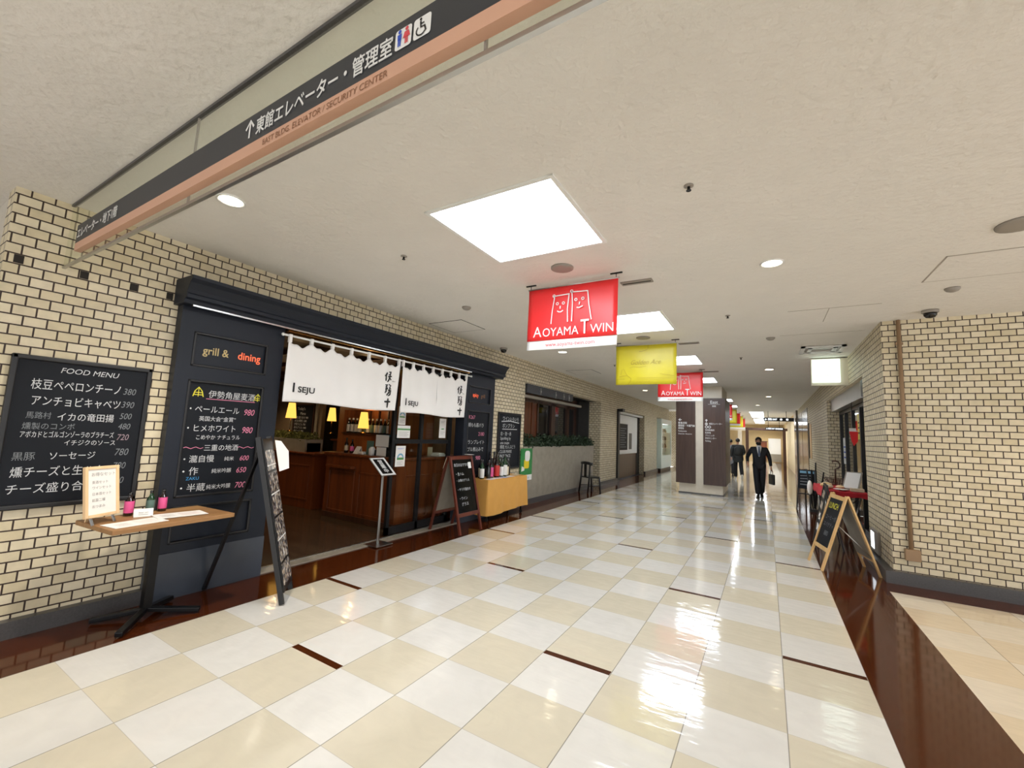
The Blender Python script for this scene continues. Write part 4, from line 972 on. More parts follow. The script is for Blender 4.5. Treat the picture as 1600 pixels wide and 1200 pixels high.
t = wall_board(7.23, 8.15, .83, 1.985, 'tall chalk drinks board between the restaurant and the planter shop')
it = [T('ワインいろいろ', 7.40, 1.83, .095, off=.004), S([(7.36, 1.80), (7.7, 1.82), (8.08, 1.79)], .018), T('ボンプラン', 7.40, 1.68, .10, off=.004), S([(7.4, 1.645), (8.0, 1.65)], .014)]
for k, s_ in enumerate(('白・泡・赤', 'Sparkling by', 'une coupe', '樽詰 大人ぶどう', 'CLUB MARIE', 'PROVENCE', '生 RANGE', 'Rosé')): it.append(T(s_, 7.34 + (.2 if s_ == 'Rosé' else 0), 1.52 - .09 * k, .085, off=.003))
paint('chalk_lettering', it, 'chalk', t, FX(XL + .018, 0, 0))

# ---- small table by the wall
ta = math.radians(5)
t = thing('pedestal_table', 'small wooden topped table with black cross base under the FOOD MENU board', 'table', (-4.245, 1.61, 0), ta)
part('table_top', B(-.285, .285, -.42, .42, .755, .79), 'wood_oak', t, False, bevel=.006)
part('column', B(-.075, -.02, -.03, .03, .05, .755), 'black_metal', t, False)
part('top_plate', B(-.2, .12, -.12, .12, .742, .755), 'black_metal', t, False)
for a in (45, 135, 225, 315):
    c, s_ = math.cos(math.radians(a)), math.sin(math.radians(a))
    part('foot', MB().bar((-.0475, 0, .062), (-.0475 + (.36 if c > 0 else .26) * c, .38 * s_, .028), .05, .035), 'black_metal', t, False, bevel=.006)
TZ = .7905
t = thing('picture_frame', 'light wood frame with a handwritten white menu on the small table', 'picture frame', (-4.27, 1.235, TZ), math.radians(27))
fr3 = ((0.02, -.125, .05), (0, 1, 0), (-.16, 0, .987)); u_, v_ = Vector(fr3[1]), Vector(fr3[2])
nn = u_.cross(v_)
def fb(mb, a0, a1, b0, b1, d0, d1):
    O = Vector(fr3[0]); c = []
    for d in (d0, d1):
        for a, b in ((a0, b0), (a1, b0), (a1, b1), (a0, b1)): c.append(O + u_ * a + v_ * b + nn * d)
    return mb.add(c, [(3, 2, 1, 0), (4, 5, 6, 7), (0, 1, 5, 4), (1, 2, 6, 5), (2, 3, 7, 6), (3, 0, 4, 7)])
mb = MB()
for q in ((0, .022, 0, .37), (.228, .25, 0, .37), (.022, .228, 0, .022), (.022, .228, .348, .37)): fb(mb, *q, -.012, .012)
part('frame', mb, 'wood_light', t, False, bevel=.003)
o = part('menu_sheet', fb(MB(), .022, .228, .022, .348, -.006, .004), 'paper', t, False)
paint('handwriting', [T('お得なセット', .045, .30, .03), T('麦酒セット', .05, .245, .024), T('ワインセット', .05, .205, .024), T('日本酒セット', .05, .16, .024), T('前菜二種', .05, .115, .024), T('おつまみ', .05, .07, .024)], 'ink_grey', t, fr3, world=False, lift=.006)
for a in (.045, .205): part('foot', MB().bar(Vector(fr3[0]) + u_ * a - nn * .005 + v_ * .01, Vector(fr3[0]) + u_ * a + Vector((.025, 0, -.0495)), .012, .012), 'steel', t, False)
part('back_strut', MB().bar(Vector(fr3[0]) + u_ * .125 + v_ * .2 - nn * .012, Vector((-.10, 0, .001)), .02, .008), 'wood_light', t, False)
bottle((-4.43, 1.455, TZ), 'pink labelled bottle beside the wooden menu frame', 'bottle_brown', 'label_pink', 'bottle_black', .185, .031, lab_z=(.04, .19))
bottle((-4.46, 1.605, TZ), 'grey-green labelled small bottle between the two pink ones', 'bottle_green', 'label_green', 'bottle_black', .185, .029, lab_z=(.04, .17))
bottle((-4.475, 1.695, TZ), 'pink labelled bottle at the right end of the small table', 'bottle_brown', 'label_pink', 'bottle_black', .185, .031, lab_z=(.04, .19))
t = thing('tent_card', 'small folded white card in front of the green labelled bottle', 'card', (-4.33, 1.52, TZ), math.radians(-15))
part('card', MB().add([(.02, -.06, 0), (.02, .06, 0), (0, .06, .06), (0, -.06, .06), (-.03, -.06, 0), (-.03, .06, 0)], [(0, 1, 2, 3), (4, 3, 2, 5)]), 'white', t, False, solid=.0015)
paint('print', [T('beer set', .03, .028, .018), S([(.03, .018), (.09, .018)], .003)], 'ink_grey', t, ((.02, -.06, 0), (0, 1, 0), (-.316, 0, .949)), world=False)
M['flyer'] = mat('printed_flyer', (232, 220, 214), .5, var=.12, scale=14)
for k, (x, y, r_, lab) in enumerate(((-4.10, 1.42, 4, 'laminated menu lying at the front left of the small table'), (-4.19, 1.74, -10, 'second laminated menu overlapping it on the right'))):
    t = thing('menu_sheet', lab, 'menu', (x, y, TZ + .0005 + .004 * k), math.radians(r_ + 5))
    part('sheet', B(-.10, .10, -.19, .15, 0, .003), 'paper', t, False); part('picture', B(-.06, .06, -.02, .11, .003, .0036), 'flyer', t, False)
    paint('print', [S([(-.15, -.05 + .02 * i), (-.06, -.05 + .02 * i)], .004) for i in range(5)], 'ink_grey', t, ((0, 0, .003), (0, 1, 0), (-1, 0, 0)), world=False, lift=.0006)

# ---- tall photo menu board seen edge-on (leaning board with a back strut)
n2 = Vector((.67, .742, 0)); d2 = Vector((-.742, .67, 0))
F1 = Vector((-3.664, 2.381, 0)); tilt = Vector((-n2.x * .326, -n2.y * .326, 1.45))
t = thing('menu_stand', 'tall leaning photo menu board, seen almost edge-on at the entrance', 'menu board', tuple(F1 + d2 * .19))
W = .378
F2 = F1 + d2 * W
mb = MB()
for p in (F1, F2): mb.bar(p + Vector((0, 0, .01)) - n2 * .02, p + tilt - n2 * .02, .03, .04, n2)
part('legs_frame', mb, 'black', t)
fu, fv = d2, tilt.normalized(); O2 = F1 + tilt * .07
ht = tilt.length * .92
bd = part('board', MB().prism([(0.01, 0), (W - .01, 0), (W - .01, ht), (.01, ht)], (O2 + n2 * .012, fu, fv), .03), 'black', t)
fr2 = (O2 + n2 * .012, fu, fv)
M['photo'], _nt, _b = nodes_of('food_photos'); _b.inputs['Roughness'].default_value = .25
_tc = _nt.nodes.new('ShaderNodeTexCoord'); _n = _nt.nodes.new('ShaderNodeTexNoise'); _n.inputs['Scale'].default_value = 24; _n.inputs['Detail'].default_value = 3
_cr = _nt.nodes.new('ShaderNodeValToRGB'); _e = _cr.color_ramp.elements; _e[0].position = .36; _e[0].color = lin((28, 27, 30)); _e[1].position = .64; _e[1].color = lin((226, 222, 218))
for _p, _c in ((.45, (96, 92, 94)), (.52, (150, 146, 146)), (.57, (178, 150, 110))): _q = _e.new(_p); _q.color = lin(_c)
_nt.links.new(_tc.outputs['Object'], _n.inputs['Vector']); _nt.links.new(_n.outputs['Fac'], _cr.inputs[0]); _nt.links.new(_cr.outputs[0], _b.inputs['Base Color'])
it = []
for r_ in range(6):
    for c in range(3): it.append(P2([(.025 + c * .112, .05 + r_ * .205), (.127 + c * .112, .05 + r_ * .205), (.127 + c * .112, .235 + r_ * .205), (.025 + c * .112, .235 + r_ * .205)]))
paint('photo_rows', it, 'photo', bd, fr2, lift=.002)
paint('caption_strips', [S([(.03, z), (W - .03, z)], .012) for z in (.45, .86, 1.12)], 'paper', bd, fr2, lift=.003)
part('paper_flap', MB().prism([(0, 0), (.10, .03), (.12, .2), (.06, .30), (0, .31)], (O2 + fv * (ht - .33) + fu * W + n2 * .03, fu * .5 + n2 * .8, fv), .003), 'paper', t)
part('back_strut', MB().bar(F1 + d2 * .19 + tilt * .93 - n2 * .05, (-4.535, 2.13, .012), .03, .022), 'black', t)

# ---- stainless sign stand in front of the door
t = thing('sign_stand', 'slim stainless floor sign stand with a tilted black and white plate', 'sign stand', (-4.53, 4.2, .0125))
part('base', B(-4.66, -4.40, 4.07, 4.35, .0125, .022), 'steel', t, bevel=.003)
part('post', B(-4.54, -4.52, 4.18, 4.215, .022, 1.03), 'steel', t, bevel=.003)
PO, pu, pv = Vector((-4.405, 4.065, .94)), Vector((0, 1, 0)), Vector((-.27, 0, .215)).normalized(); pn = pu.cross(pv)
part('plate', MB().prism([(0, 0), (.265, 0), (.265, .345), (0, .345)], (PO, pu, pv), .012), 'steel', t)
part('white_sheet', MB().prism([(.005, .005), (.26, .005), (.26, .34), (.005, .34)], (PO + pn * .002, pu, pv), .002), 'white', t)
bd = part('black_panel', MB().prism(rrect(.04, .225, .03, .315, .012), (PO + pn * .003, pu, pv), .002), 'leather', t)
paint('lettering', [T('営', .1325, .222, .085, 'c', off=.03), T('業', .1325, .137, .085, 'c', off=.03), T('中', .1325, .052, .085, 'c', off=.03)], 'white', bd, (PO + pn * .003, pu, pv), lift=.0015)

# ---- maroon A-frame blackboard
t = thing('a_frame_sign', 'maroon wooden A-frame chalkboard beside the bottle table', 'sandwich board', (-4.3, 5.6, 0))
y0, y1 = 5.30, 5.89; zt = 1.17
top = -4.30
for (xf, nm) in ((-4.0, 1), (-4.60, -1)):
    mb = MB()
    for y in (y0 + .02, y1 - .02): mb.bar((xf, y, .01), (top + .02 * nm, y, zt), .04, .03, (1, 0, 0))
    for z in (.285, 1.145):
        xx = xf + (top + .02 * nm - xf) * z / zt; mb.bar((xx, y0 + .02, z), (xx, y1 - .02, z), .03, .055)
    part('frame', mb, 'wood_maroon', t)
    O = Vector((xf + (top + .02 * nm - xf) * .29 / zt, y0 + .04 if nm > 0 else y1 - .04, .29)); v3 = Vector((top + .02 * nm - xf, 0, zt)).normalized(); u3 = Vector((0, nm, 0))
    hh = (1.13 - .29) / zt * math.hypot(top + .02 * nm - xf, zt)
    bd = part('board', MB().prism([(0, 0), (y1 - y0 - .08, 0), (y1 - y0 - .08, hh), (0, hh)], (O + u3.cross(v3) * .002, u3, v3), .012), 'board_black' if nm > 0 else 'stone_grey', t)
    if nm > 0:
        paint('chalk_lettering', [T('本日のおすすめ', .04, .74, .06, off=.003, sx=.9), T('・生ハム', .05, .60, .055, off=.003), T('・お魚のグリル', .05, .50, .05, off=.003), T('・サラダ盛合せ', .05, .36, .05, off=.003), T('・ワイン', .07, .22, .055, off=.003), T('グラス', .12, .13, .06, off=.003)], 'chalk', bd, (O, u3, v3), lift=.004)
        part('paper_note', MB().prism(rrect(.41, .49, .70, .80, .008), (O + u3.cross(v3) * .006, u3, v3), .002), 'white', t)
part('clip_note', B(-4.33, -4.20, 5.75, 5.86, 1.19, 1.192), 'paper', t); part('tie_ribbon', MB().bar((-4.32, 5.29, 1.15), (-4.36, 5.26, .98), .03, .004), 'label_cream', t)

# ---- table with tan cloth and wine bottles
t = thing('display_table', 'low display table with wheels carrying wine bottles', 'table', (-4.42, 7.1, 0))
part('table_top', B(-4.62, -4.22, 6.35, 7.72, .70, .72), 'wood_oak', t)
for x in (-4.58, -4.27):
    for y in (6.42, 7.64):
        part('leg', B(x - .015, x + .015, y - .015, y + .015, .06, .70), 'black_metal', t)
        part('caster', MB().tube([(x, y - .012, .03), (x, y + .012, .03)], .03, 12), 'rubber', t)
t = thing('tablecloth', 'tan cloth hanging over the front of the bottle table', 'tablecloth', (-4.42, 7.1, .72))
ya, yb_ = 6.33, 7.74
def skirt(a, b):
    # perimeter: left side, front, right side
    L = .40; tot = L + (yb_ - ya) + L; s_ = a * tot; wv = .012 * (1 - b) * math.sin(s_ * 11) + .006 * math.sin(s_ * 25) * (1 - b)
    z = .135 + (.735 - .135) * b - (.02 * math.sin(s_ * 3) * (1 - b))
    fl_ = .03 * (1 - b)
    if s_ < L: return (-4.61 + s_, ya - fl_ - wv, z)
    if s_ < L + yb_ - ya: return (-4.21 + fl_ + wv, ya + (s_ - L), z)
    return (-4.21 - (s_ - L - (yb_ - ya)), yb_ + fl_ + wv, z)
mb = MB().grid(skirt, 160, 12); mb.add([(-4.61, ya, .735), (-4.21, ya, .735), (-4.21, yb_, .735), (-4.61, yb_, .735)], [(0, 1, 2, 3)])
part('cloth', mb, 'tan_cloth', t)
specs = [(6.40, -4.40, 'bottle_green', 'label_white', .34, 'green bottle with a white label nearest the maroon board'), (6.50, -4.50, 'bottle_black', 'label_cream', .34, 'dark bottle with a pale neck behind the first green one'),
         (6.58, -4.38, 'bottle_black', 'bottle_black', .33, 'plain dark bottle left of the pink label'), (6.70, -4.40, 'bottle_black', 'label_pink', .36, 'dark bottle with a bright pink label on the bottle table'),
         (6.86, -4.38, 'bottle_brown', 'label_red', .42, 'large bottle with a broad red label'), (6.84, -4.52, 'bottle_brown', 'label_red', .47, 'tall brown bottle behind the red label'), (6.97, -4.52, 'bottle_brown', 'bottle_brown', .47, 'tall brown bottle without label, behind the red label'),
         (7.02, -4.38, 'bottle_green', 'label_white', .36, 'green bottle with white label right of the red one'), (7.14, -4.38, 'bottle_green', 'label_white', .41, 'taller green bottle with a slashed white label'), (7.12, -4.53, 'bottle_green', 'label_cream', .46, 'tall green bottle at the back of the bottle table'),
         (7.28, -4.42, 'bottle_black', 'label_cream', .34, 'small dark bottle with a cream label at the right'), (7.38, -4.45, 'bottle_black', 'bottle_black', .30, 'plain dark bottle at the right end of the row')]
for y, x, g, l, h, lab in specs:
    bottle((x, y, .7355), lab, g, l, 'bottle_brown' if l == 'label_red' else 'bottle_black', h, .042 if h < .4 else .05, group='wine bottles on the tan cloth', lab_z=(.02, .16))
for k, (y, x, r_, m_, lab) in enumerate(((6.5, -4.27, 8, 'flyer', 'pinkish leaflet at the left of the tan cloth'), (6.72, -4.28, -10, 'paper', 'white leaflet before the pink labelled bottle'), (6.98, -4.27, 5, 'lilac_ink', 'blue-grey leaflet before the white labels'), (7.22, -4.29, -4, 'paper', 'white leaflet at the middle of the tan cloth'), (7.55, -4.36, 2, 'label_cream', 'cream sheet at the right end of the tan cloth'))):
    t = thing('leaflet', lab, 'leaflet', (x, y, .7358 + .0009 * k), math.radians(r_), 'leaflets along the front of the tan cloth')
    part('sheet', B(-.08, .055, -.105, .105, 0, .0008), m_, t, False)
    paint('print', [S([(-.08, -.03 + .02 * i), (.05, -.03 + .02 * i)], .005) for i in range(3)], 'ink_grey', t, ((0, 0, .0008), (0, 1, 0), (-1, 0, 0)), world=False, lift=.0004)

# ================================================================ SECOND SHOP: planter front, dark windows
t = thing('stone_parapet', 'low grey stone-faced parapet of the planter shop front', 'parapet', (-4.75, 10.55, 0))
part('wall', B(-4.95, -4.63, 8.33, 12.78, 0, 1.28), 'stone_grey', t, bevel=.006)
part('skirting', B(-4.64, -4.615, 8.33, 12.78, 0, .12), 'granite_dark', t)
o = single('planter_greenery', leaves(4200, lambda r_: ((-4.79 + r_.gauss(0, .07), r_.uniform(8.38, 12.72), 1.285 + r_.random() ** 1.6 * .17 * (1 + .5 * math.sin(r_.uniform(0, 60)))), (r_.uniform(-.4, 1.2), r_.uniform(-1, 1), r_.uniform(-.3, 1.0))), .085, 9), 'leaf_dark', 'dark green trailing plants along the top of the grey parapet', 'plants', kind='stuff')
t = thing('beer_poster', 'green poster of a tall beer glass on the parapet corner', 'poster', (-4.625, 8.55, .70))
part('sheet', B(-4.628, -4.622, 8.18, 8.72, .66, 1.24), mat('poster_green', (44, 128, 66), .4, var=.12, scale=5), t)
f = FX(-4.622, 0, 0)
paint('glass_picture', [P2(rrect(8.34, 8.57, .80, 1.0, .04))], mat('beer_yellow', (232, 206, 40), .5, var=.05), t, f); paint('foam_picture', [P2(rrect(8.37, 8.60, .96, 1.19, .07)), P2([(8.22, .74), (8.36, .76), (8.36, .82), (8.24, .86)])], 'white', t, f, lift=.003)
part('white_strip', B(-4.6285, -4.621, 8.18, 8.72, .54, .66), 'white', t); paint('print', [T('ハイボール', 8.45, .575, .055, 'c', off=.01)], 'sky_ink', t, FX(-4.621, 0, 0), lift=.0015)
t = thing('dark_shop_window', 'dark window wall set back behind the planter, reflecting the banners', 'shop window', (-5.5, 10.4, 0))
mb = MB()
for y, w2 in ((8.4, .09), (9.5, .1), (10.32, .08), (11.2, .26), (12.32, .18), (12.98, .1)): mb.box(-5.46, -5.36, y, y + w2, 1.0, 2.55)
mb.box(-5.46, -5.36, 8.33, 13.1, 2.4, 2.70).box(-5.46, -5.36, 8.33, 13.1, .9, 1.15)
part('frame', mb, 'wood_dark', t)
part('wood_panel', B(-5.45, -5.385, 9.6, 10.0, 1.1, 2.42), 'wood_red', t); part('wood_panel', B(-5.45, -5.385, 10.04, 10.32, 1.1, 2.42), 'wood_red', t)
for a, b in ((8.49, 9.5), (10.4, 11.2), (11.46, 12.32), (12.5, 12.98)): part('glass_pane', B(-5.43, -5.42, a, b, 1.15, 2.4), 'glass_dark', t)
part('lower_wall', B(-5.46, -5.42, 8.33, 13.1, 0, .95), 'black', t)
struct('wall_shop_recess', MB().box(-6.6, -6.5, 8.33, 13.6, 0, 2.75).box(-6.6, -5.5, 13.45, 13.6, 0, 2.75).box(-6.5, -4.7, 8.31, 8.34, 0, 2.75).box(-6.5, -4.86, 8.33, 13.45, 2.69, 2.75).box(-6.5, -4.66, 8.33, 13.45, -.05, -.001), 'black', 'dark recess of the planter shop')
t = thing('dark_doorway', 'dark door leaf with grey edge at the right end of the planter shop', 'door', (-5.3, 13.3, 0))
part('leaf', B(-5.46, -5.40, 13.1, 13.36, 0, 2.68), 'black', t); part('side_panel', B(-5.56, -5.05, 13.38, 13.44, 0, 2.68), mat('dark_grey_panel', (66, 64, 62), .4, var=.1), t); part('handle', B(-5.36, -5.30, 13.35, 13.38, 1.2, 1.55), 'steel', t)
t = thing('signboard_strip', 'dark sign strip with small clips above the planter shop', 'sign strip', (-4.65, 10.0, 2.5))
part('strip', B(-4.70, -4.62, 8.34, 11.0, 2.50, 2.70), 'sign_dark', t)
for y in (9.0, 9.85, 10.35, 10.7): part('clip', MB().box(-4.62, -4.60, y - .01, y + .01, 2.50, 2.66).box(-4.62, -4.595, y - .025, y + .025, 2.56, 2.60), 'steel', t)
part('lower_rail', B(-4.85, -4.72, 8.34, 11.9, 2.40, 2.46), 'stone_grey', t)
# black chair
t = thing('chair', 'glossy black wooden chair standing by the grey parapet', 'chair', (-4.28, 11.62, 0), math.radians(150))
part('seat', MB().prism(rrect(-.2, .2, -.2, .2, .06), ((0, 0, .45), (1, 0, 0), (0, 1, 0)), .035), 'leather', t, False, bevel=.008)
for a in (-1, 1):
    part('leg', MB().tube([(a * .17, -.17, .43), (a * .19, -.2, 0.0)], .024, 8), 'leather', t, False)
    part('leg', MB().tube([(a * .17, .17, .84), (a * .175, .19, .45), (a * .19, .25, 0.0)], [.022, .026, .022], 8), 'leather', t, False)
    part('stretcher', MB().tube([(a * .18, -.19, .2), (a * .185, .22, .2)], .01, 6), 'leather', t, False)
part('backrest', MB().tube([(-.23, .13, .80), (-.15, .19, .82), (0, .21, .83), (.15, .19, .82), (.23, .13, .80)], .042, 10), 'leather', t, False)
part('back_splat', B(-.05, .05, .185, .2, .45, .82), 'leather', t, False)

# ================================================================ THIRD SHOP: white board; vitrine
t = thing('shop_partition', 'shop opening filled by a white board with a black menu in its middle', 'shop partition', (-4.9, 17.2, 0))
part('white_board', B(-4.90, -4.86, 15.5, 18.85, .92, 2.45), 'white', t, bevel=.02)
part('lower_panel', B(-4.95, -4.90, 15.4, 19.3, 0, .95), 'wood_dark', t); part('side_panel', B(-5.0, -4.88, 18.85, 19.3, 0, 2.56), 'black', t)
part('post', MB().box(-4.70, -4.60, 15.24, 15.42, 0, 2.60).box(-4.70, -4.45, 15.24, 15.5, 2.50, 2.60), 'black', t)
part('roller_case', MB().tube([(-4.75, 15.4, 2.5), (-4.75, 19.2, 2.5)], .05, 10), 'white', t)
t2 = part('menu_panel', B(-4.858, -4.845, 16.15, 17.3, 1.08, 2.1), 'board', t); paint('lettering', [S([(16.3, z), (17.1 - (.2 if i % 2 else 0), z)], .03) for i, z in enumerate([1.2 + .09 * k for k in range(9)])], 'chalk_dim', t2, FX(-4.845, 0, 0))
for a, b in ((15.52, 15.85), (17.55, 17.95)): part('slot', B(-4.858, -4.85, a, b, 1.1, 1.75), mat('slot_grey', (96, 92, 88), .5, var=0), t)
struct('wall_third_shop', MB().box(-5.6, -5.0, 15.2, 19.3, -.02, 2.56).box(-5.6, -4.6, 15.2, 24.8, -.08, -.001), 'black', 'dark inside of the third shop')
t = thing('display_case', 'pale lit glass display case at the corner beyond the white board', 'display case', (-4.6, 23.2, 0))
part('cabinet', MB().box(-5.1, -4.48, 22.0, 24.6, .12, .75).box(-5.1, -4.48, 22.0, 24.6, 2.35, 2.58).box(-5.1, -4.48, 22.0, 22.2, .75, 2.35).box(-5.1, -4.48, 24.4, 24.6, .75, 2.35).box(-5.1, -5.0, 22.2, 24.4, .75, 2.35), mat('pale_green_case', (206, 222, 216), .3, var=.03), t)
part('plinth', B(-5.1, -4.52, 22.05, 24.55, 0, .12), 'black', t); part('glass_pane', B(-4.50, -4.49, 22.2, 24.4, .75, 2.35), 'glass', t)
part('case_light', B(-4.95, -4.6, 22.3, 24.3, 2.335, 2.349), 'white_glow', t)
for k in range(3): part('shelf', B(-4.98, -4.55, 22.22, 24.38, 1.1 + k * .4, 1.11 + k * .4), 'white', t)
mb = MB()
for k in range(3):
    for j in range(5): mb.lathe([(.08, 0), (.11, .05), (.08, .16), (.02, .22)], (-4.75, 22.5 + j * .4, 1.112 + k * .4), 10)
o = part('dishes', mb, 'leaf_dark', t); o['kind'] = 'stuff'
t = thing('wall_sconce', 'small white oval light on the brick wall left of the pillar', 'wall light', (-4.45, 26.46, 2.7))
part('plate', B(-4.52, -4.38, 26.47, 26.5, 2.45, 2.95), 'steel', t, bevel=.01); part('shade', MB().sphere((-4.45, 26.44, 2.7), .07, sc=(1, .8, 3.0)), 'white_glow', t)
# ================================================================ RIGHT SIDE
t = thing('shop_entrance', 'black framed glass shop entrance in the right brick wall', 'shop front', (1.6, 10.6, 0))
mb = MB()
XG = 1.52
for y in (8.40, 9.55, 10.3, 11.2, 12.1, 12.85): mb.box(XG, XG + .07, y, y + .09, 0, 2.68)
mb.box(XG, XG + .07, 8.4, 12.94, 2.35, 2.45).box(XG, XG + .07, 8.4, 12.94, 0, .12)
part('frame', mb, 'black', t)
part('header', B(1.36, 1.50, 8.38, 12.94, 2.42, 2.70), 'steel', t); part('header_end', B(1.30, 1.52, 8.37, 8.62, 2.40, 2.66), 'black', t)
for a, b in ((8.49, 9.55), (9.64, 10.3), (10.39, 11.2), (11.29, 12.1), (12.19, 12.85)): part('glass_pane', B(XG + .03, XG + .04, a, b, .12, 2.35), 'glass', t)
part('side_panel', MB().box(1.30, 1.50, 8.37, 8.42, 0, 2.42).box(1.44, 1.50, 8.42, 9.25, 0, 2.42), 'black', t)
struct('wall_right_shop', MB().box(3.2, 3.3, 7.2, 13.2, 0, 2.8).box(1.64, 3.2, 13.0, 13.1, 0, 2.8).box(1.64, 3.2, 8.25, 8.3, 0, 2.8).box(1.6, 3.2, 8.3, 13.0, 2.71, 2.8), mat('brown_room', (88, 66, 50), .7, var=.1), 'brown room behind the right-hand shop glass')
t = thing('door_pennant', 'small red and white pennant hanging in the right shop doorway', 'pennant', (1.42, 9.9, 1.75))
part('pennant', MB().prism([(0.03, .08), (.06, 0), (.12, .08), (.13, .26), (0, .26)], ((1.30, 9.9, 1.62), (1, 0, 0), (0, 0, 1)), .006), 'red', t); part('white_top', B(1.30, 1.40, 9.9, 9.906, 1.88, 1.94), 'white', t); part('cord', MB().tube([(1.35, 9.903, 1.94), (1.35, 9.903, 2.42)], .004, 6), 'ink', t)
for k, (y, z, wd, h, m_, lab) in enumerate(((9.0, 1.1, .35, .5, 'white', 'white and blue poster low on the right shop glass'), (9.15, 1.75, .3, .45, 'red', 'red poster on the right shop glass'), (10.5, 1.75, .25, .5, 'yellow', 'narrow yellow poster on the right shop door'), (12.3, 1.2, .4, .6, 'white', 'white poster at the far end of the right shop glass'))):
    t = thing('poster', lab, 'poster', (XG + .02, y, z)); part('sheet', B(XG + .026, XG + .029, y, y + wd, z, z + h), m_, t)
    paint('print', [S([(-y - wd + .05, z + h * (.25 + .2 * i)), (-y - .05, z + h * (.25 + .2 * i))], .03) for i in range(3)], 'blue_ink' if m_ == 'white' else 'ink', t, ((XG + .026, 0, 0), (0, -1, 0), (0, 0, 1)), lift=.001)

# table with red cloth
DZ = .065
t = thing('folding_table', 'narrow folding table covered with a red cloth outside the right shop', 'table', (1.13, 9.75, 0))
part('table_top', B(.80, 1.40, 9.12, 10.6, .755 + DZ, .775 + DZ), 'steel', t)
for y in (9.32, 10.48):
    part('leg', MB().tube([(.86, y, 0), (.86, y, .755 + DZ)], .013, 8), 'steel', t); part('leg', MB().tube([(1.16, y, .0), (1.36, y, .755 + DZ)], .013, 8), 'steel', t)
part('brace', MB().tube([(.9, 9.32, .3), (1.3, 9.32, .72)], .008, 6), 'steel', t)
t = thing('red_tablecloth', 'red cloth spread over the folding table', 'tablecloth', (1.13, 9.9, .775 + DZ))
part('cloth', MB().grid(lambda a, b: (0.79 + .62 * a, 9.10 + 1.52 * b, DZ + .782 + .004 * math.sin(a * 20 + b * 9)), 16, 30), 'red_cloth', t, solid=.004)
part('overhang', MB().grid(lambda a, b: (0.79 + .62 * a, 9.10 + .008 * math.sin(a * 24) * (1 - b), DZ + .69 + .092 * b + .014 * math.sin(a * 10) * (1 - b)), 24, 6).grid(lambda a, b: (0.79 - .012 * (1 - b), 9.10 + 1.52 * a, DZ + .66 + .122 * b + .015 * math.sin(a * 13) * (1 - b)), 30, 5), 'red_cloth', t, solid=.003)
single('plate', MB().lathe([(.04, 0), (.11, .015), (.115, .02), (.04, .006)], (1.08, 9.30, .7885 + DZ), 24), 'white', 'white plate at the near edge of the red table', 'plate')
single('paper_box', B(1.2, 1.38, 9.22, 9.34, .7885 + DZ, .84 + DZ), 'label_cream', 'small cream box at the near right corner of the red table', 'box', bevel=.004)
t = thing('leaning_sign', 'white framed notice leaning back on the red table', 'notice', (1.24, 9.75, .788 + DZ))
part('frame', MB().prism([(0, 0), (.24, 0), (.24, .36), (0, .36)], ((1.13, 9.68, .79 + DZ), (.95, -.3, 0), (.25, .5, .83)), .02), 'grey_plastic', t); part('sheet', MB().prism([(.02, .02), (.22, .02), (.22, .34), (.02, .34)], (Vector((1.13, 9.68, .79 + DZ)) + Vector((-.1, -.3, .2)) * .012, (.95, -.3, 0), (.25, .5, .83)), .004), 'white', t)
for k, (x, y, s_, m_) in enumerate(((.94, 9.5, .07, 'label_cream'), (.93, 9.7, .08, 'wood_pine'), (.96, 9.92, .075, 'label_cream'), (1.12, 9.6, .06, 'wood_light'))):
    single('bread_packet', MB().sphere((x - .03, y - .06, DZ + .792 + s_ * .5), s_, 12, 8, (1.1, 1.3, .55)), m_, ['bread packet at the front corner of the red table', 'browner bread packet behind the first one', 'pale bread packet farther back on the red table', 'round pale packet in the middle of the red table'][k], 'bread', 'bread packets on the red cloth')
t = thing('wire_basket', 'dark wire basket with a tall hooked handle behind the red table', 'basket', (1.12, 10.35, .788 + DZ))
mb = MB()
for k in range(4): mb.tube([(1.12 + (.12 + .02 * k) * math.cos(a), 10.35 + (.12 + .02 * k) * math.sin(a), .80 + DZ + .04 * k) for a in [2 * PI * i / 20 for i in range(21)]], .006, 5)
for k in range(10):
    a = 2 * PI * k / 10; mb.tube([(1.12 + .12 * math.cos(a), 10.35 + .12 * math.sin(a), .80 + DZ), (1.12 + .18 * math.cos(a), 10.35 + .18 * math.sin(a), .92 + DZ)], .005, 5)
part('wire_bowl', mb, 'wood_dark', t)
part('hook', MB().tube([(1.12, 10.35, .80 + DZ), (1.12, 10.35, 1.1 + DZ)] + [(1.12 + .075 * math.sin(a), 10.35, DZ + 1.175 - .075 * math.cos(a)) for a in [math.radians(20 + 25 * i) for i in range(9)]], .014, 8), 'wood_dark', t)

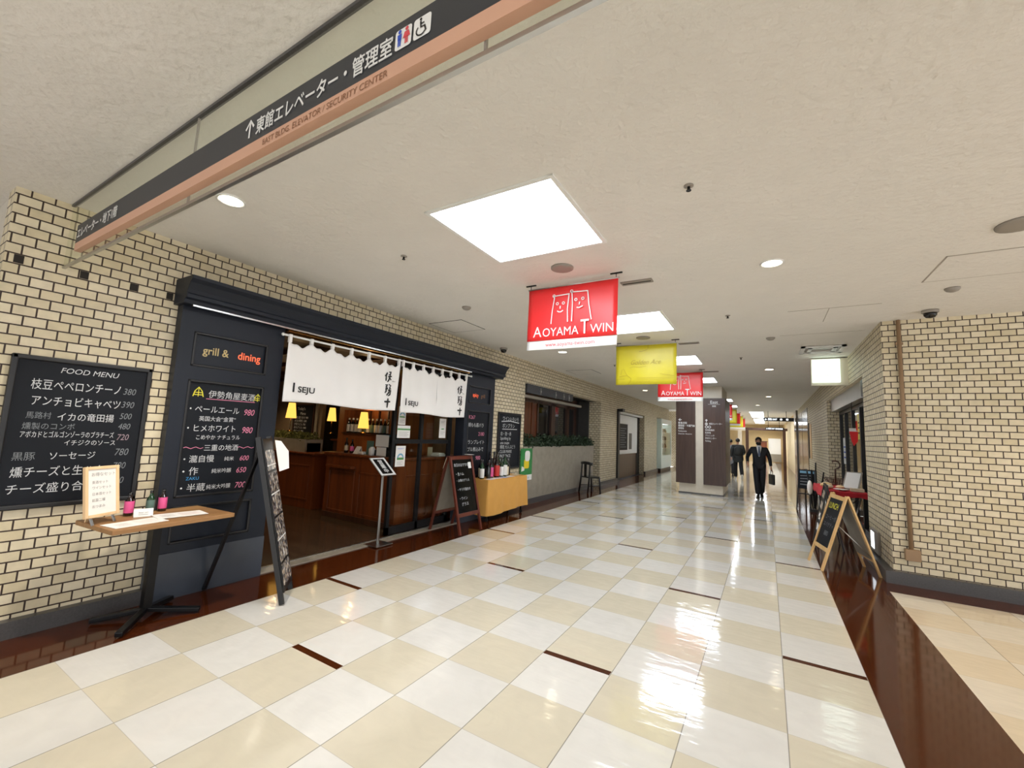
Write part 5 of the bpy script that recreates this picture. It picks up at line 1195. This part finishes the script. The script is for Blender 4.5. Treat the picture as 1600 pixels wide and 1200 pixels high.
# pine A-frame easel
t = thing('a_frame_sign', 'light pine A-frame chalkboard on the right dark stone strip', 'sandwich board', (.85, 7.25, 0))
f1, f2 = Vector((.575, 6.98, 0)), Vector((.47, 7.47, 0)); r1, r2 = Vector((1.185, 7.14, 0)), Vector((1.10, 7.62, 0)); up_ = Vector((0, 0, .96))
tf1, tf2 = Vector((.87, 7.05, .96)), Vector((.77, 7.53, .96))
mb = MB()
for a, b in ((f1, tf1), (f2, tf2)): mb.bar(a, b, .045, .022, (0, 0, 1))
for h in (.26, .955): mb.bar(f1 + (tf1 - f1) * h, f2 + (tf2 - f2) * h, .02, .05)
part('front_frame', mb, 'wood_pine', t)
mb = MB()
for a, b in ((r1, tf1), (r2, tf2)): mb.bar(a, b + Vector((.012, 0, 0)), .04, .02)
mb.bar(r1 + (tf1 - r1) * .2, r2 + (tf2 - r2) * .2, .02, .04); part('rear_frame', mb, 'wood_pine', t)
uu = (f1 - f2).normalized(); vv_ = (tf1 - f1).normalized(); O = f2 + (tf2 - f2) * .27 + uu * .025; L = (tf1 - f1).length * .67; Wd = (f1 - f2).length - .05
bd = part('board', MB().prism([(0, 0), (Wd, 0), (Wd, L), (0, L)], (O, uu, vv_), .01), 'board', t)
paint('chalk_lettering', [T('LUNCH', .045, L - .15, .115, sx=.78)], 'chalk_yellow', bd, (O, uu, vv_), lift=.003)
paint('faded_lettering', [T('コーヒー付', .05, L - .30, .07), T('スパゲティ', .05, L - .40, .07), T('880', .16, L - .52, .09)], 'chalk_dim', bd, (O, uu, vv_), lift=.003)
O = r1 + (tf1 - r1) * .2 - uu * .02; vb = (tf1 - r1).normalized(); part('back_board', MB().prism([(0, 0), (Wd, 0), (Wd, .72), (0, .72)], (O + Vector((.0, 0, 0)), -uu, vb), .008), 'stone_grey', t)
part('stay', MB().tube([f1 + (tf1 - f1) * .62, r1 + (tf1 - r1) * .22], .006, 6), 'steel', t)
# dark A-frame and white bag behind it
t = thing('a_frame_sign', 'dark A-frame menu board behind the pine one', 'sandwich board', (.81, 8.73, 0))
mb = MB(); a1, a2 = Vector((.62, 8.42, 0)), Vector((.64, 9.02, 0)); b1, b2 = Vector((.98, 8.44, 0)), Vector((1.0, 9.04, 0)); c1, c2 = Vector((.80, 8.43, .96)), Vector((.82, 9.03, .96))
for a, b in ((a1, c1), (a2, c2)): mb.bar(a, b, .035, .02)
mb.bar(c1, c2, .03, .03); part('front_frame', mb, 'black', t)
mb = MB()
for a, b in ((b1, c1), (b2, c2)): mb.bar(a, b, .035, .02)
mb.bar(b1 + (c1 - b1) * .3, b2 + (c2 - b2) * .3, .02, .03); part('rear_frame', mb, 'black', t)
uu = (a1 - a2).normalized(); vv_ = (c1 - a1).normalized(); part('board', MB().prism([(0.01, 0), (.59, 0), (.59, .8), (.01, .8)], (a2 + (c2 - a2) * .15, uu, vv_), .01), 'board', t)
paint('paper_rows', [P2([(.05, .08 + .18 * k), (.55, .08 + .18 * k), (.55, .2 + .18 * k), (.05, .2 + .18 * k)]) for k in range(4)], 'photo', t, (a2 + (c2 - a2) * .15, uu, vv_), lift=.002)
single('white_bag', MB().sphere((.735, 10.75, .74), .11, 14, 10, (.42, 1.0, 1.3)), 'cloth_white', 'crumpled white bag hanging from the side of the red table', 'bag')
# black stand with small board and umbrellas
t = thing('easel', 'black stand with a small chalkboard headed in blue', 'easel', (.85, 13.3, 0))
mb = MB()
for a, b in (((.62, 13.2, 0), (.70, 13.35, .98)), ((.98, 13.05, 0), (.95, 13.25, .98)), ((.85, 13.8, 0), (.82, 13.3, .98))): mb.bar(a, b, .035, .03)
mb.bar((.64, 13.22, .38), (.99, 13.1, .38), .03, .03); part('legs_frame', mb, 'black', t)
O = Vector((.66, 13.22, .50)); uu = Vector((.95, -.22, 0)).normalized(); vv_ = Vector((.05, .2, .97)).normalized()
part('board', MB().prism([(0, 0), (.36, 0), (.36, .48), (0, .48)], (O, uu, vv_), .02), 'board', t); paint('blue_heading', [S([(.03, .42), (.33, .42)], .06)], 'sky_ink', t, (O, uu, vv_), lift=.003); paint('chalk_lettering', [S([(.04, .32 - .07 * k), (.31 - .05 * (k % 2), .34 - .08 * k)], .025) for k in range(4)], 'chalk_dim', t, (O, uu, vv_), lift=.003)
t = thing('umbrella_rack', 'black umbrella rack with umbrella handles by the small chalkboard', 'umbrella rack', (.98, 12.9, 0))
mb = MB().box(.86, 1.12, 12.75, 13.0, 0, .06); 
for x in (.88, 1.10):
    for y in (12.77, 12.98): mb.bar((x, y, 0), (x, y, .6), .02, .02)
mb.box(.87, 1.11, 12.76, 12.78, .57, .6).box(.87, 1.11, 12.97, 12.99, .57, .6); part('rack', mb, 'black', t)
for k, (x, y, dx, lab) in enumerate(((.93, 12.85, -.08, 'leftmost black umbrella in the rack'), (.99, 12.9, .02, 'middle and tallest black umbrella in the rack'), (1.05, 12.88, .09, 'rightmost black umbrella in the rack'))):
    t = thing('umbrella', lab, 'umbrella', (x, y, .06), 0, 'black umbrellas in the rack'); hgt = (.95, 1.12, .9)[k]
    part('canopy', MB().tube([(0, 0, 0), (dx * .5, 0, .35), (dx, 0, hgt - .2)], [.008, .035, .022], 8), 'black', t, False); part('handle', MB().tube([(dx, 0, hgt - .2), (dx * 1.3, 0, hgt)], .016, 8), 'leather', t, False)
# small fittings on the right wall
t = thing('floor_guide_light', 'small white wall box with a lit blue-white window near the floor', 'wall light', (XR, 7.85, .18))
part('box', B(XR - .03, XR, 7.62, 8.12, .17, .47), 'grey_plastic', t, bevel=.008); part('lit_window', B(XR - .034, XR - .03, 7.86, 8.06, .21, .43), 'white_glow', t)
t = thing('conduit_pipe', 'brown painted conduit pipe running down the tan brick wall', 'pipe', (1.45, 6.96, .41))
M['pipe'] = mat('painted_pipe', (150, 122, 92), .5, var=.08)
part('pipe', MB().tube([(1.45, 6.965, 3.215), (1.45, 6.965, .40)], .022, 12), 'pipe', t); part('outlet_box', B(1.39, 1.53, 6.93, 7.0, .29, .42), 'pipe', t, bevel=.006)
for z in (2.9, 2.0, 1.1): part('clamp', B(1.415, 1.485, 6.955, 7.0, z, z + .03), 'pipe', t)
struct('trim_9', MB().box(XR - .02, XR, 17.4, 18.1, 1.15, 2.3), 'wood_light', 'pale framed recess in the right wall')
t = thing('wall_mirror', 'tall dark frame on the right wall before the marble', 'frame', (XR - .03, 18.0, 1.2)); part('frame', B(XR - .05, XR - .02, 17.9, 18.15, 1.15, 2.35), 'black', t)
# far end furniture
t = thing('partition_screen', 'white folding screen at the far end of the corridor', 'screen', (.35, 42.5, 0)); part('panel', B(.1, 1.0, 42.5, 42.56, .7, 2.0), 'white', t); part('base', B(.1, 1.0, 42.45, 42.6, .05, .7), 'stone_grey', t)
t = thing('wooden_cart', 'brown display cart left of the white screen at the far end', 'cart', (-.3, 42.3, 0)); part('body', B(-.7, 0, 42.2, 42.7, .4, 1.7), 'wood_red', t); part('top', B(-.75, .05, 42.15, 42.75, 1.7, 1.76), 'wood_dark', t)
for x in (-.6, -.1): part('leg', B(x - .04, x + .04, 42.3, 42.6, 0, .4), 'wood_dark', t)
spot((0, 39, 3.0), 110, (1, .86, .66), 2.6, .8, .1, 'far_lamp'); spot((0, 43, 3.0), 120, (1, .84, .6), 2.6, .8, .1, 'far_lamp'); spot((-2.4, 40, 3.0), 90, (1, .84, .6), 2.6, .8, .1, 'far_lamp')
spot((2.4, 10.5, 2.65), 60, (1, .85, .65), 2.4, .8, .1, 'shop_lamp')
# ================================================================ PEOPLE
def skin_mesh(name, verts, edges, mt, root, sub=2, radii=None, rootv=0):
    me = bpy.data.meshes.new(name); me.from_pydata([v[:3] for v in verts], edges, []); me.materials.append(M[mt])
    o = bpy.data.objects.new(name, me); COL.objects.link(o); o.parent = root
    md = o.modifiers.new('skin', 'SKIN'); md.use_smooth_shade = True
    if not me.skin_vertices: me.skin_vertices.new()
    sv = me.skin_vertices[0].data
    for i, v in enumerate(verts):
        r = v[3]; sv[i].radius = (r, v[4] if len(v) > 4 else r); sv[i].use_root = (i == rootv)
    if sub: s = o.modifiers.new('sub', 'SUBSURF'); s.levels = sub; s.render_levels = sub
    return o

def chain(vs_): return vs_, [(i, i + 1) for i in range(len(vs_) - 1)]

def hand(root, wrist, d, side, hold=False, palm_n=(0, -1, 0)):
    """palm plus five separate bent fingers, one skin each joined at the palm"""
    wv = Vector(wrist); d = Vector(d).normalized(); nrm = Vector(palm_n); lat = d.cross(nrm).normalized() * side
    nrm = lat.cross(d).normalized() * side
    pts = [tuple(wv) + (.024, .02), tuple(wv + d * .05) + (.034, .016), tuple(wv + d * .095) + (.036, .014)]
    hd = skin_mesh('hand', *chain(pts), 'skin', root, 1)
    for k, (o_, L) in enumerate(((-.028, .066), (-.010, .076), (.009, .07), (.027, .055))):
        b = wv + d * .085 + lat * o_; c = .85 if hold else .30
        p1 = b + d * L * .45 - nrm * L * c * .15; p2 = p1 + (d * math.cos(c) - nrm * math.sin(c)) * L * .35; p3 = p2 + (d * math.cos(2 * c) - nrm * math.sin(2 * c)) * L * .3
        f = skin_mesh('finger', *chain([tuple(b) + (.009,), tuple(p1) + (.0085,), tuple(p2) + (.008,), tuple(p3) + (.007,)]), 'skin', hd, 1)
    b = wv + d * .03 - lat * .028; p1 = b - lat * .022 + d * .03 - nrm * .008; p2 = p1 + d * .03 - nrm * .012 + lat * .004
    skin_mesh('thumb', *chain([tuple(b) + (.011,), tuple(p1) + (.010,), tuple(p2) + (.008,)]), 'skin', hd, 1)
    return hd

def person(name, loc, rz, label, J, top='suit', legs='suit', mask=True, coat_len=.0, bulk=1.0):
    t = thing(name, label, 'person', loc, rz)
    # J: joints (person faces -Y)
    hipL, hipR = Vector(J['hipL']), Vector(J['hipR'])
    V = []; E = []
    def ad(p, r, r2=None, prev=None):
        V.append(tuple(p) + ((r, r2) if r2 else (r,)));
        if prev is not None: E.append((prev, len(V) - 1))
        return len(V) - 1
    pel = ad(J['pelvis'], .105, .085); wa = ad(J['waist'], .10, .075, pel); ch = ad(J['chest'], .125, .085, wa); nb = ad(J['neckb'], .055, .05, ch); nk = ad(J['neck'], .046, .048, nb)
    jaw = ad(J['jaw'], .055, .07, nk); mid = ad(J['head'], .070, .088, jaw); cr = ad(J['crown'], .058, .07, mid)
    for s_ in 'LR':
        sh = ad(J['sh' + s_], .05, None, ch); el = ad(J['el' + s_], .038, None, sh); wr = ad(J['wr' + s_], .023, None, el)
        hp = ad(J['hip' + s_], .078, None, pel); kn = ad(J['kn' + s_], .052, None, hp); an = ad(J['an' + s_], .035, None, kn)
    skin_mesh('body', V, E, 'skin', t, 2)
    # jacket: torso and sleeves, open at the chest
    V, E = [], []
    b_ = bulk
    hem = Vector(J['pelvis']) + Vector((0, .0, -.17 - coat_len))
    h0 = ad(hem, (.205 + coat_len * .06) * b_, (.145 + coat_len * .05) * b_); pel = ad(J['pelvis'], .19 * b_, .135 * b_, h0); wa = ad(J['waist'], .175 * b_, .125 * b_, pel); ch = ad(J['chest'], .185 * b_, .128 * b_, wa); nb = ad(Vector(J['neckb']) + Vector((0, .0, -.02)), .085, .07, ch)
    for s_ in 'LR':
        sh = ad(J['sh' + s_], .075 * b_, None, ch); el = ad(J['el' + s_], .056 * b_, None, sh); wr = ad(Vector(J['wr' + s_]) * .93 + Vector(J['el' + s_]) * .07, .042 * b_, None, el)
    skin_mesh('jacket', V, E, top, t, 2)
    V, E = [], []
    pel = ad(Vector(J['pelvis']) + Vector((0, 0, .02)), .13, .10)
    for s_ in 'LR':
        hp = ad(J['hip' + s_], .10, None, pel); kn = ad(J['kn' + s_], .086, None, hp); an = ad(Vector(J['an' + s_]) + Vector((0, 0, -.01)), .076, None, kn)
    skin_mesh('trousers', V, E, legs, t, 2)
    return t

def face(t, c, fwd_=-1, mask=True, hair_back=False):
    """hair cap, ears, nose, eyes, brows, mask on a head centred at c"""
    x, y, z = c
    cap = MB().sphere((x, y + .012, z + .03), .094, 18, 12, (.93, 1.08, 1.05))
    for i, (a, b, cz) in enumerate(cap.v):
        if b < y - .02 and cz < z + .055: cap.v[i] = (a * .9 + x * .1, b * .3 + (y - .01) * .7, max(cz, z + .06))
        if cz < z - .03: cap.v[i] = (x + (a - x) * .7, y + .04 + (b - y - .04) * .55, max(cz, z - .065))
    part('hair', cap, 'hair', t, False)
    for s_ in (-1, 1):
        part('ear', MB().sphere((x + s_ * .078, y + .012, z - .005), .03, 10, 8, (.35, .7, 1.1)), 'skin', t, False)
        part('eye', MB().sphere((x + s_ * .03, y - .077, z + .008), .011, 10, 8, (1.2, .6, .7)), 'ink', t, False)
        part('eyebrow', MB().bar((x + s_ * .014, y - .085, z + .03), (x + s_ * .048, y - .076, z + .032), .008, .007), 'hair', t, False)
    part('nose', MB().sphere((x, y - .088, z - .015), .017, 10, 8, (.8, 1.0, 1.3)), 'skin', t, False)
    if mask:
        part('face_mask', MB().sphere((x, y - .035, z - .068), .072, 16, 10, (.98, .92, .80)), 'ink', t, False)
        for s_ in (-1, 1): part('mask_loop', MB().tube([(x + s_ * .068, y - .04, z - .03), (x + s_ * .082, y + .005, z + .005)], .003, 6), 'ink', t, False)
    else:
        part('mouth', MB().bar((x - .022, y - .083, z - .052), (x + .022, y - .083, z - .052), .008, .006), 'red_ink', t, False)

def shoe(t, an, yaw, mt='leather', sole=None, pitch=0.0):
    """shoe under an ankle joint: upper, sole"""
    a = Vector(an); c, s_ = math.cos(yaw), math.sin(yaw); f = Vector((s_, -c, 0)); l = Vector((c, s_, 0))
    ft = Vector((f.x, f.y, math.sin(pitch))).normalized(); upn = l.cross(ft).normalized()
    if upn.z < 0: upn = -upn
    mb = MB(); b0 = a - upn * (a.z if pitch == 0 else .085) 
    rows = [(-.075, .030, .075), (-.04, .036, .095), (.03, .040, .075), (.10, .046, .052), (.16, .042, .042), (.195, .022, .030)]
    n = 10; vs_ = []
    for d, wd, h in rows:
        for k in range(n):
            q = 2 * PI * k / n; zz_ = (math.sin(q) * .5 + .5); zz_ = zz_ ** .7 * h + .012
            vs_.append(b0 + ft * d + l * math.cos(q) * wd + upn * zz_)
    fs = [(i * n + k, i * n + (k + 1) % n, (i + 1) * n + (k + 1) % n, (i + 1) * n + k) for i in range(len(rows) - 1) for k in range(n)] + [tuple(range(n)), tuple(reversed(range((len(rows) - 1) * n, len(rows) * n)))]
    mb.add(vs_, fs, True); o = part('shoe', mb, mt, t, False)
    so = MB(); vs_ = []
    for h in (0, .016):
        for d, wd in ((-.08, .03), (-.03, .036), (.10, .045), (.17, .040), (.2, .02)): vs_.append(b0 + ft * d + l * wd + upn * h)
        for d, wd in ((.2, .02), (.17, .040), (.10, .045), (-.03, .036), (-.08, .03)): vs_.append(b0 + ft * d - l * wd + upn * h)
    k = 10; so.add(vs_, [tuple(range(k)), tuple(reversed(range(k, 2 * k)))] + [(i, (i + 1) % k, (i + 1) % k + k, i + k) for i in range(k)]); part('sole', so, sole or 'rubber', o, False)

# man in the suit, walking towards the camera with a briefcase (his left hand, image right)
J = dict(pelvis=(0, 0, .93), waist=(0, .0, 1.08), chest=(0, .0, 1.30), neckb=(0, .01, 1.47), neck=(0, .0, 1.52), jaw=(-.005, -.018, 1.57), head=(-.008, -.005, 1.645), crown=(-.008, .01, 1.70),
         shL=(.19, .01, 1.41), elL=(.27, .05, 1.14), wrL=(.30, -.02, .90), shR=(-.19, .01, 1.41), elR=(-.31, .06, 1.16), wrR=(-.30, -.17, 1.0),
         hipL=(.09, 0, .90), knL=(.075, -.03, .50), anL=(.05, .10, .11), hipR=(-.09, 0, .90), knR=(-.075, -.11, .50), anR=(-.04, -.13, .085))
t = person('person', (-.21, 14.85, 0), math.radians(2), 'man in a black suit, blue-grey tie and black mask walking towards the viewer', J)
face(t, (-.008, -.005, 1.645))
part('shirt_front', MB().grid(lambda a, b: ((a - .5) * (.025 + .12 * b), -.108 - .022 * math.cos((a - .5) * PI) - .0 * b + (.035 * max(0, b - .55)), 1.19 + .30 * b), 8, 8), 'white', t, False, solid=.004)
part('shirt_collar', MB().lathe([(.058, 1.465), (.066, 1.50), (.06, 1.52), (.055, 1.5)], (0, -.004, 0), 18, cap=False), 'white', t, False)
part('necktie', MB().prism([(-.018, 1.49), (.018, 1.49), (.016, 1.46), (.034, 1.24), (0, 1.20), (-.034, 1.24), (-.016, 1.46)], ((0, -.137, 0), (1, 0, 0), (0, .1, 1)), .01), 'tie', t, False).location = (0, -.14, 0)
for s_ in (-1, 1): part('lapel', MB().prism([(s_ * .015, 1.17), (s_ * .10, 1.36), (s_ * .085, 1.45), (s_ * .06, 1.48), (s_ * .045, 1.38)][::s_], ((0, -.128, 0), (1, 0, 0), (0, .02, 1)), .008), 'suit', t, False)
hand(t, J['wrL'], (.03, -.08, -1), -1, True, (-1, 0, 0)); hand(t, J['wrR'], (.12, -.35, -.9), 1, False, (1, 0, 0))
shoe(t, J['anL'], 0.1, 'leather', None, -.35); shoe(t, J['anR'], -.12)
t = thing('briefcase', 'black leather briefcase held in the left hand of the suited man', 'bag', (.10, 14.80, .40))
part('body', B(-.035, .035, -.16, .16, 0, .30), 'leather', t, False, bevel=.02); part('handle', MB().tube([(0, -.07, .29), (0, -.07, .38), (0, -.04, .415), (0, .04, .415), (0, .07, .38), (0, .07, .29)], .009, 8), 'leather', t, False); part('flap', B(-.038, .038, -.155, .155, .17, .30), 'leather', t, False, bevel=.02)
t.rotation_euler = (0, 0, math.radians(20))

# second man, seen from behind, dark jacket, white shoes
J = dict(pelvis=(0, 0, .93), waist=(0, -.01, 1.08), chest=(0, -.04, 1.29), neckb=(0, -.07, 1.46), neck=(0, -.085, 1.50), jaw=(0, -.11, 1.56), head=(0, -.10, 1.63), crown=(0, -.085, 1.69),
         shL=(.19, -.03, 1.40), elL=(.25, .06, 1.15), wrL=(.25, .0, .92), shR=(-.19, -.03, 1.40), elR=(-.24, -.02, 1.15), wrR=(-.20, -.22, 1.05),
         hipL=(.09, 0, .90), knL=(.10, -.12, .50), anL=(.09, -.16, .085), hipR=(-.09, 0, .90), knR=(-.11, .05, .50), anR=(-.13, .27, .20))
t = person('person', (-1.08, 20.9, 0), math.radians(186), 'person in a dark padded jacket and white shoes walking away beside the pillar', J, 'jacket', 'denim', False, .06, 1.18)
face(t, (0, -.10, 1.63), mask=False)
hand(t, J['wrL'], (0, -.1, -1), -1, False, (-1, 0, 0)); hand(t, J['wrR'], (.1, -.6, -.5), 1, False, (1, 0, 0))
shoe(t, J['anL'], 0.05, 'white', 'white'); shoe(t, J['anR'], -.05, 'white', 'white', -.9)
part('backpack', MB().sphere((0, .14, 1.22), .15, 14, 10, (1.0, .55, 1.35)), 'jacket', t, False)
# third person mostly behind the pillar, grey coat
J = dict(pelvis=(0, 0, .90), waist=(0, 0, 1.05), chest=(0, 0, 1.26), neckb=(0, 0, 1.42), neck=(0, 0, 1.46), jaw=(0, -.02, 1.52), head=(0, -.01, 1.59), crown=(0, .0, 1.65),
         shL=(.17, 0, 1.36), elL=(.23, .04, 1.12), wrL=(.24, -.06, .90), shR=(-.17, 0, 1.36), elR=(-.23, .03, 1.12), wrR=(-.24, -.06, .90),
         hipL=(.085, 0, .87), knL=(.085, -.06, .48), anL=(.085, -.05, .085), hipR=(-.085, 0, .87), knR=(-.085, .06, .48), anR=(-.085, .16, .11))
t = person('person', (-1.47, 22.6, 0), math.radians(180), 'person in a pale grey coat half hidden by the pillar', J, 'coat_grey', 'denim', False, .22, 1.1)
face(t, (0, -.01, 1.59), mask=False)
hand(t, J['wrL'], (0, -.1, -1), -1, False, (-1, 0, 0)); hand(t, J['wrR'], (0, -.1, -1), 1, False, (1, 0, 0))
shoe(t, J['anL'], 0, 'leather'); shoe(t, J['anR'], 0, 'leather', None, -.3)
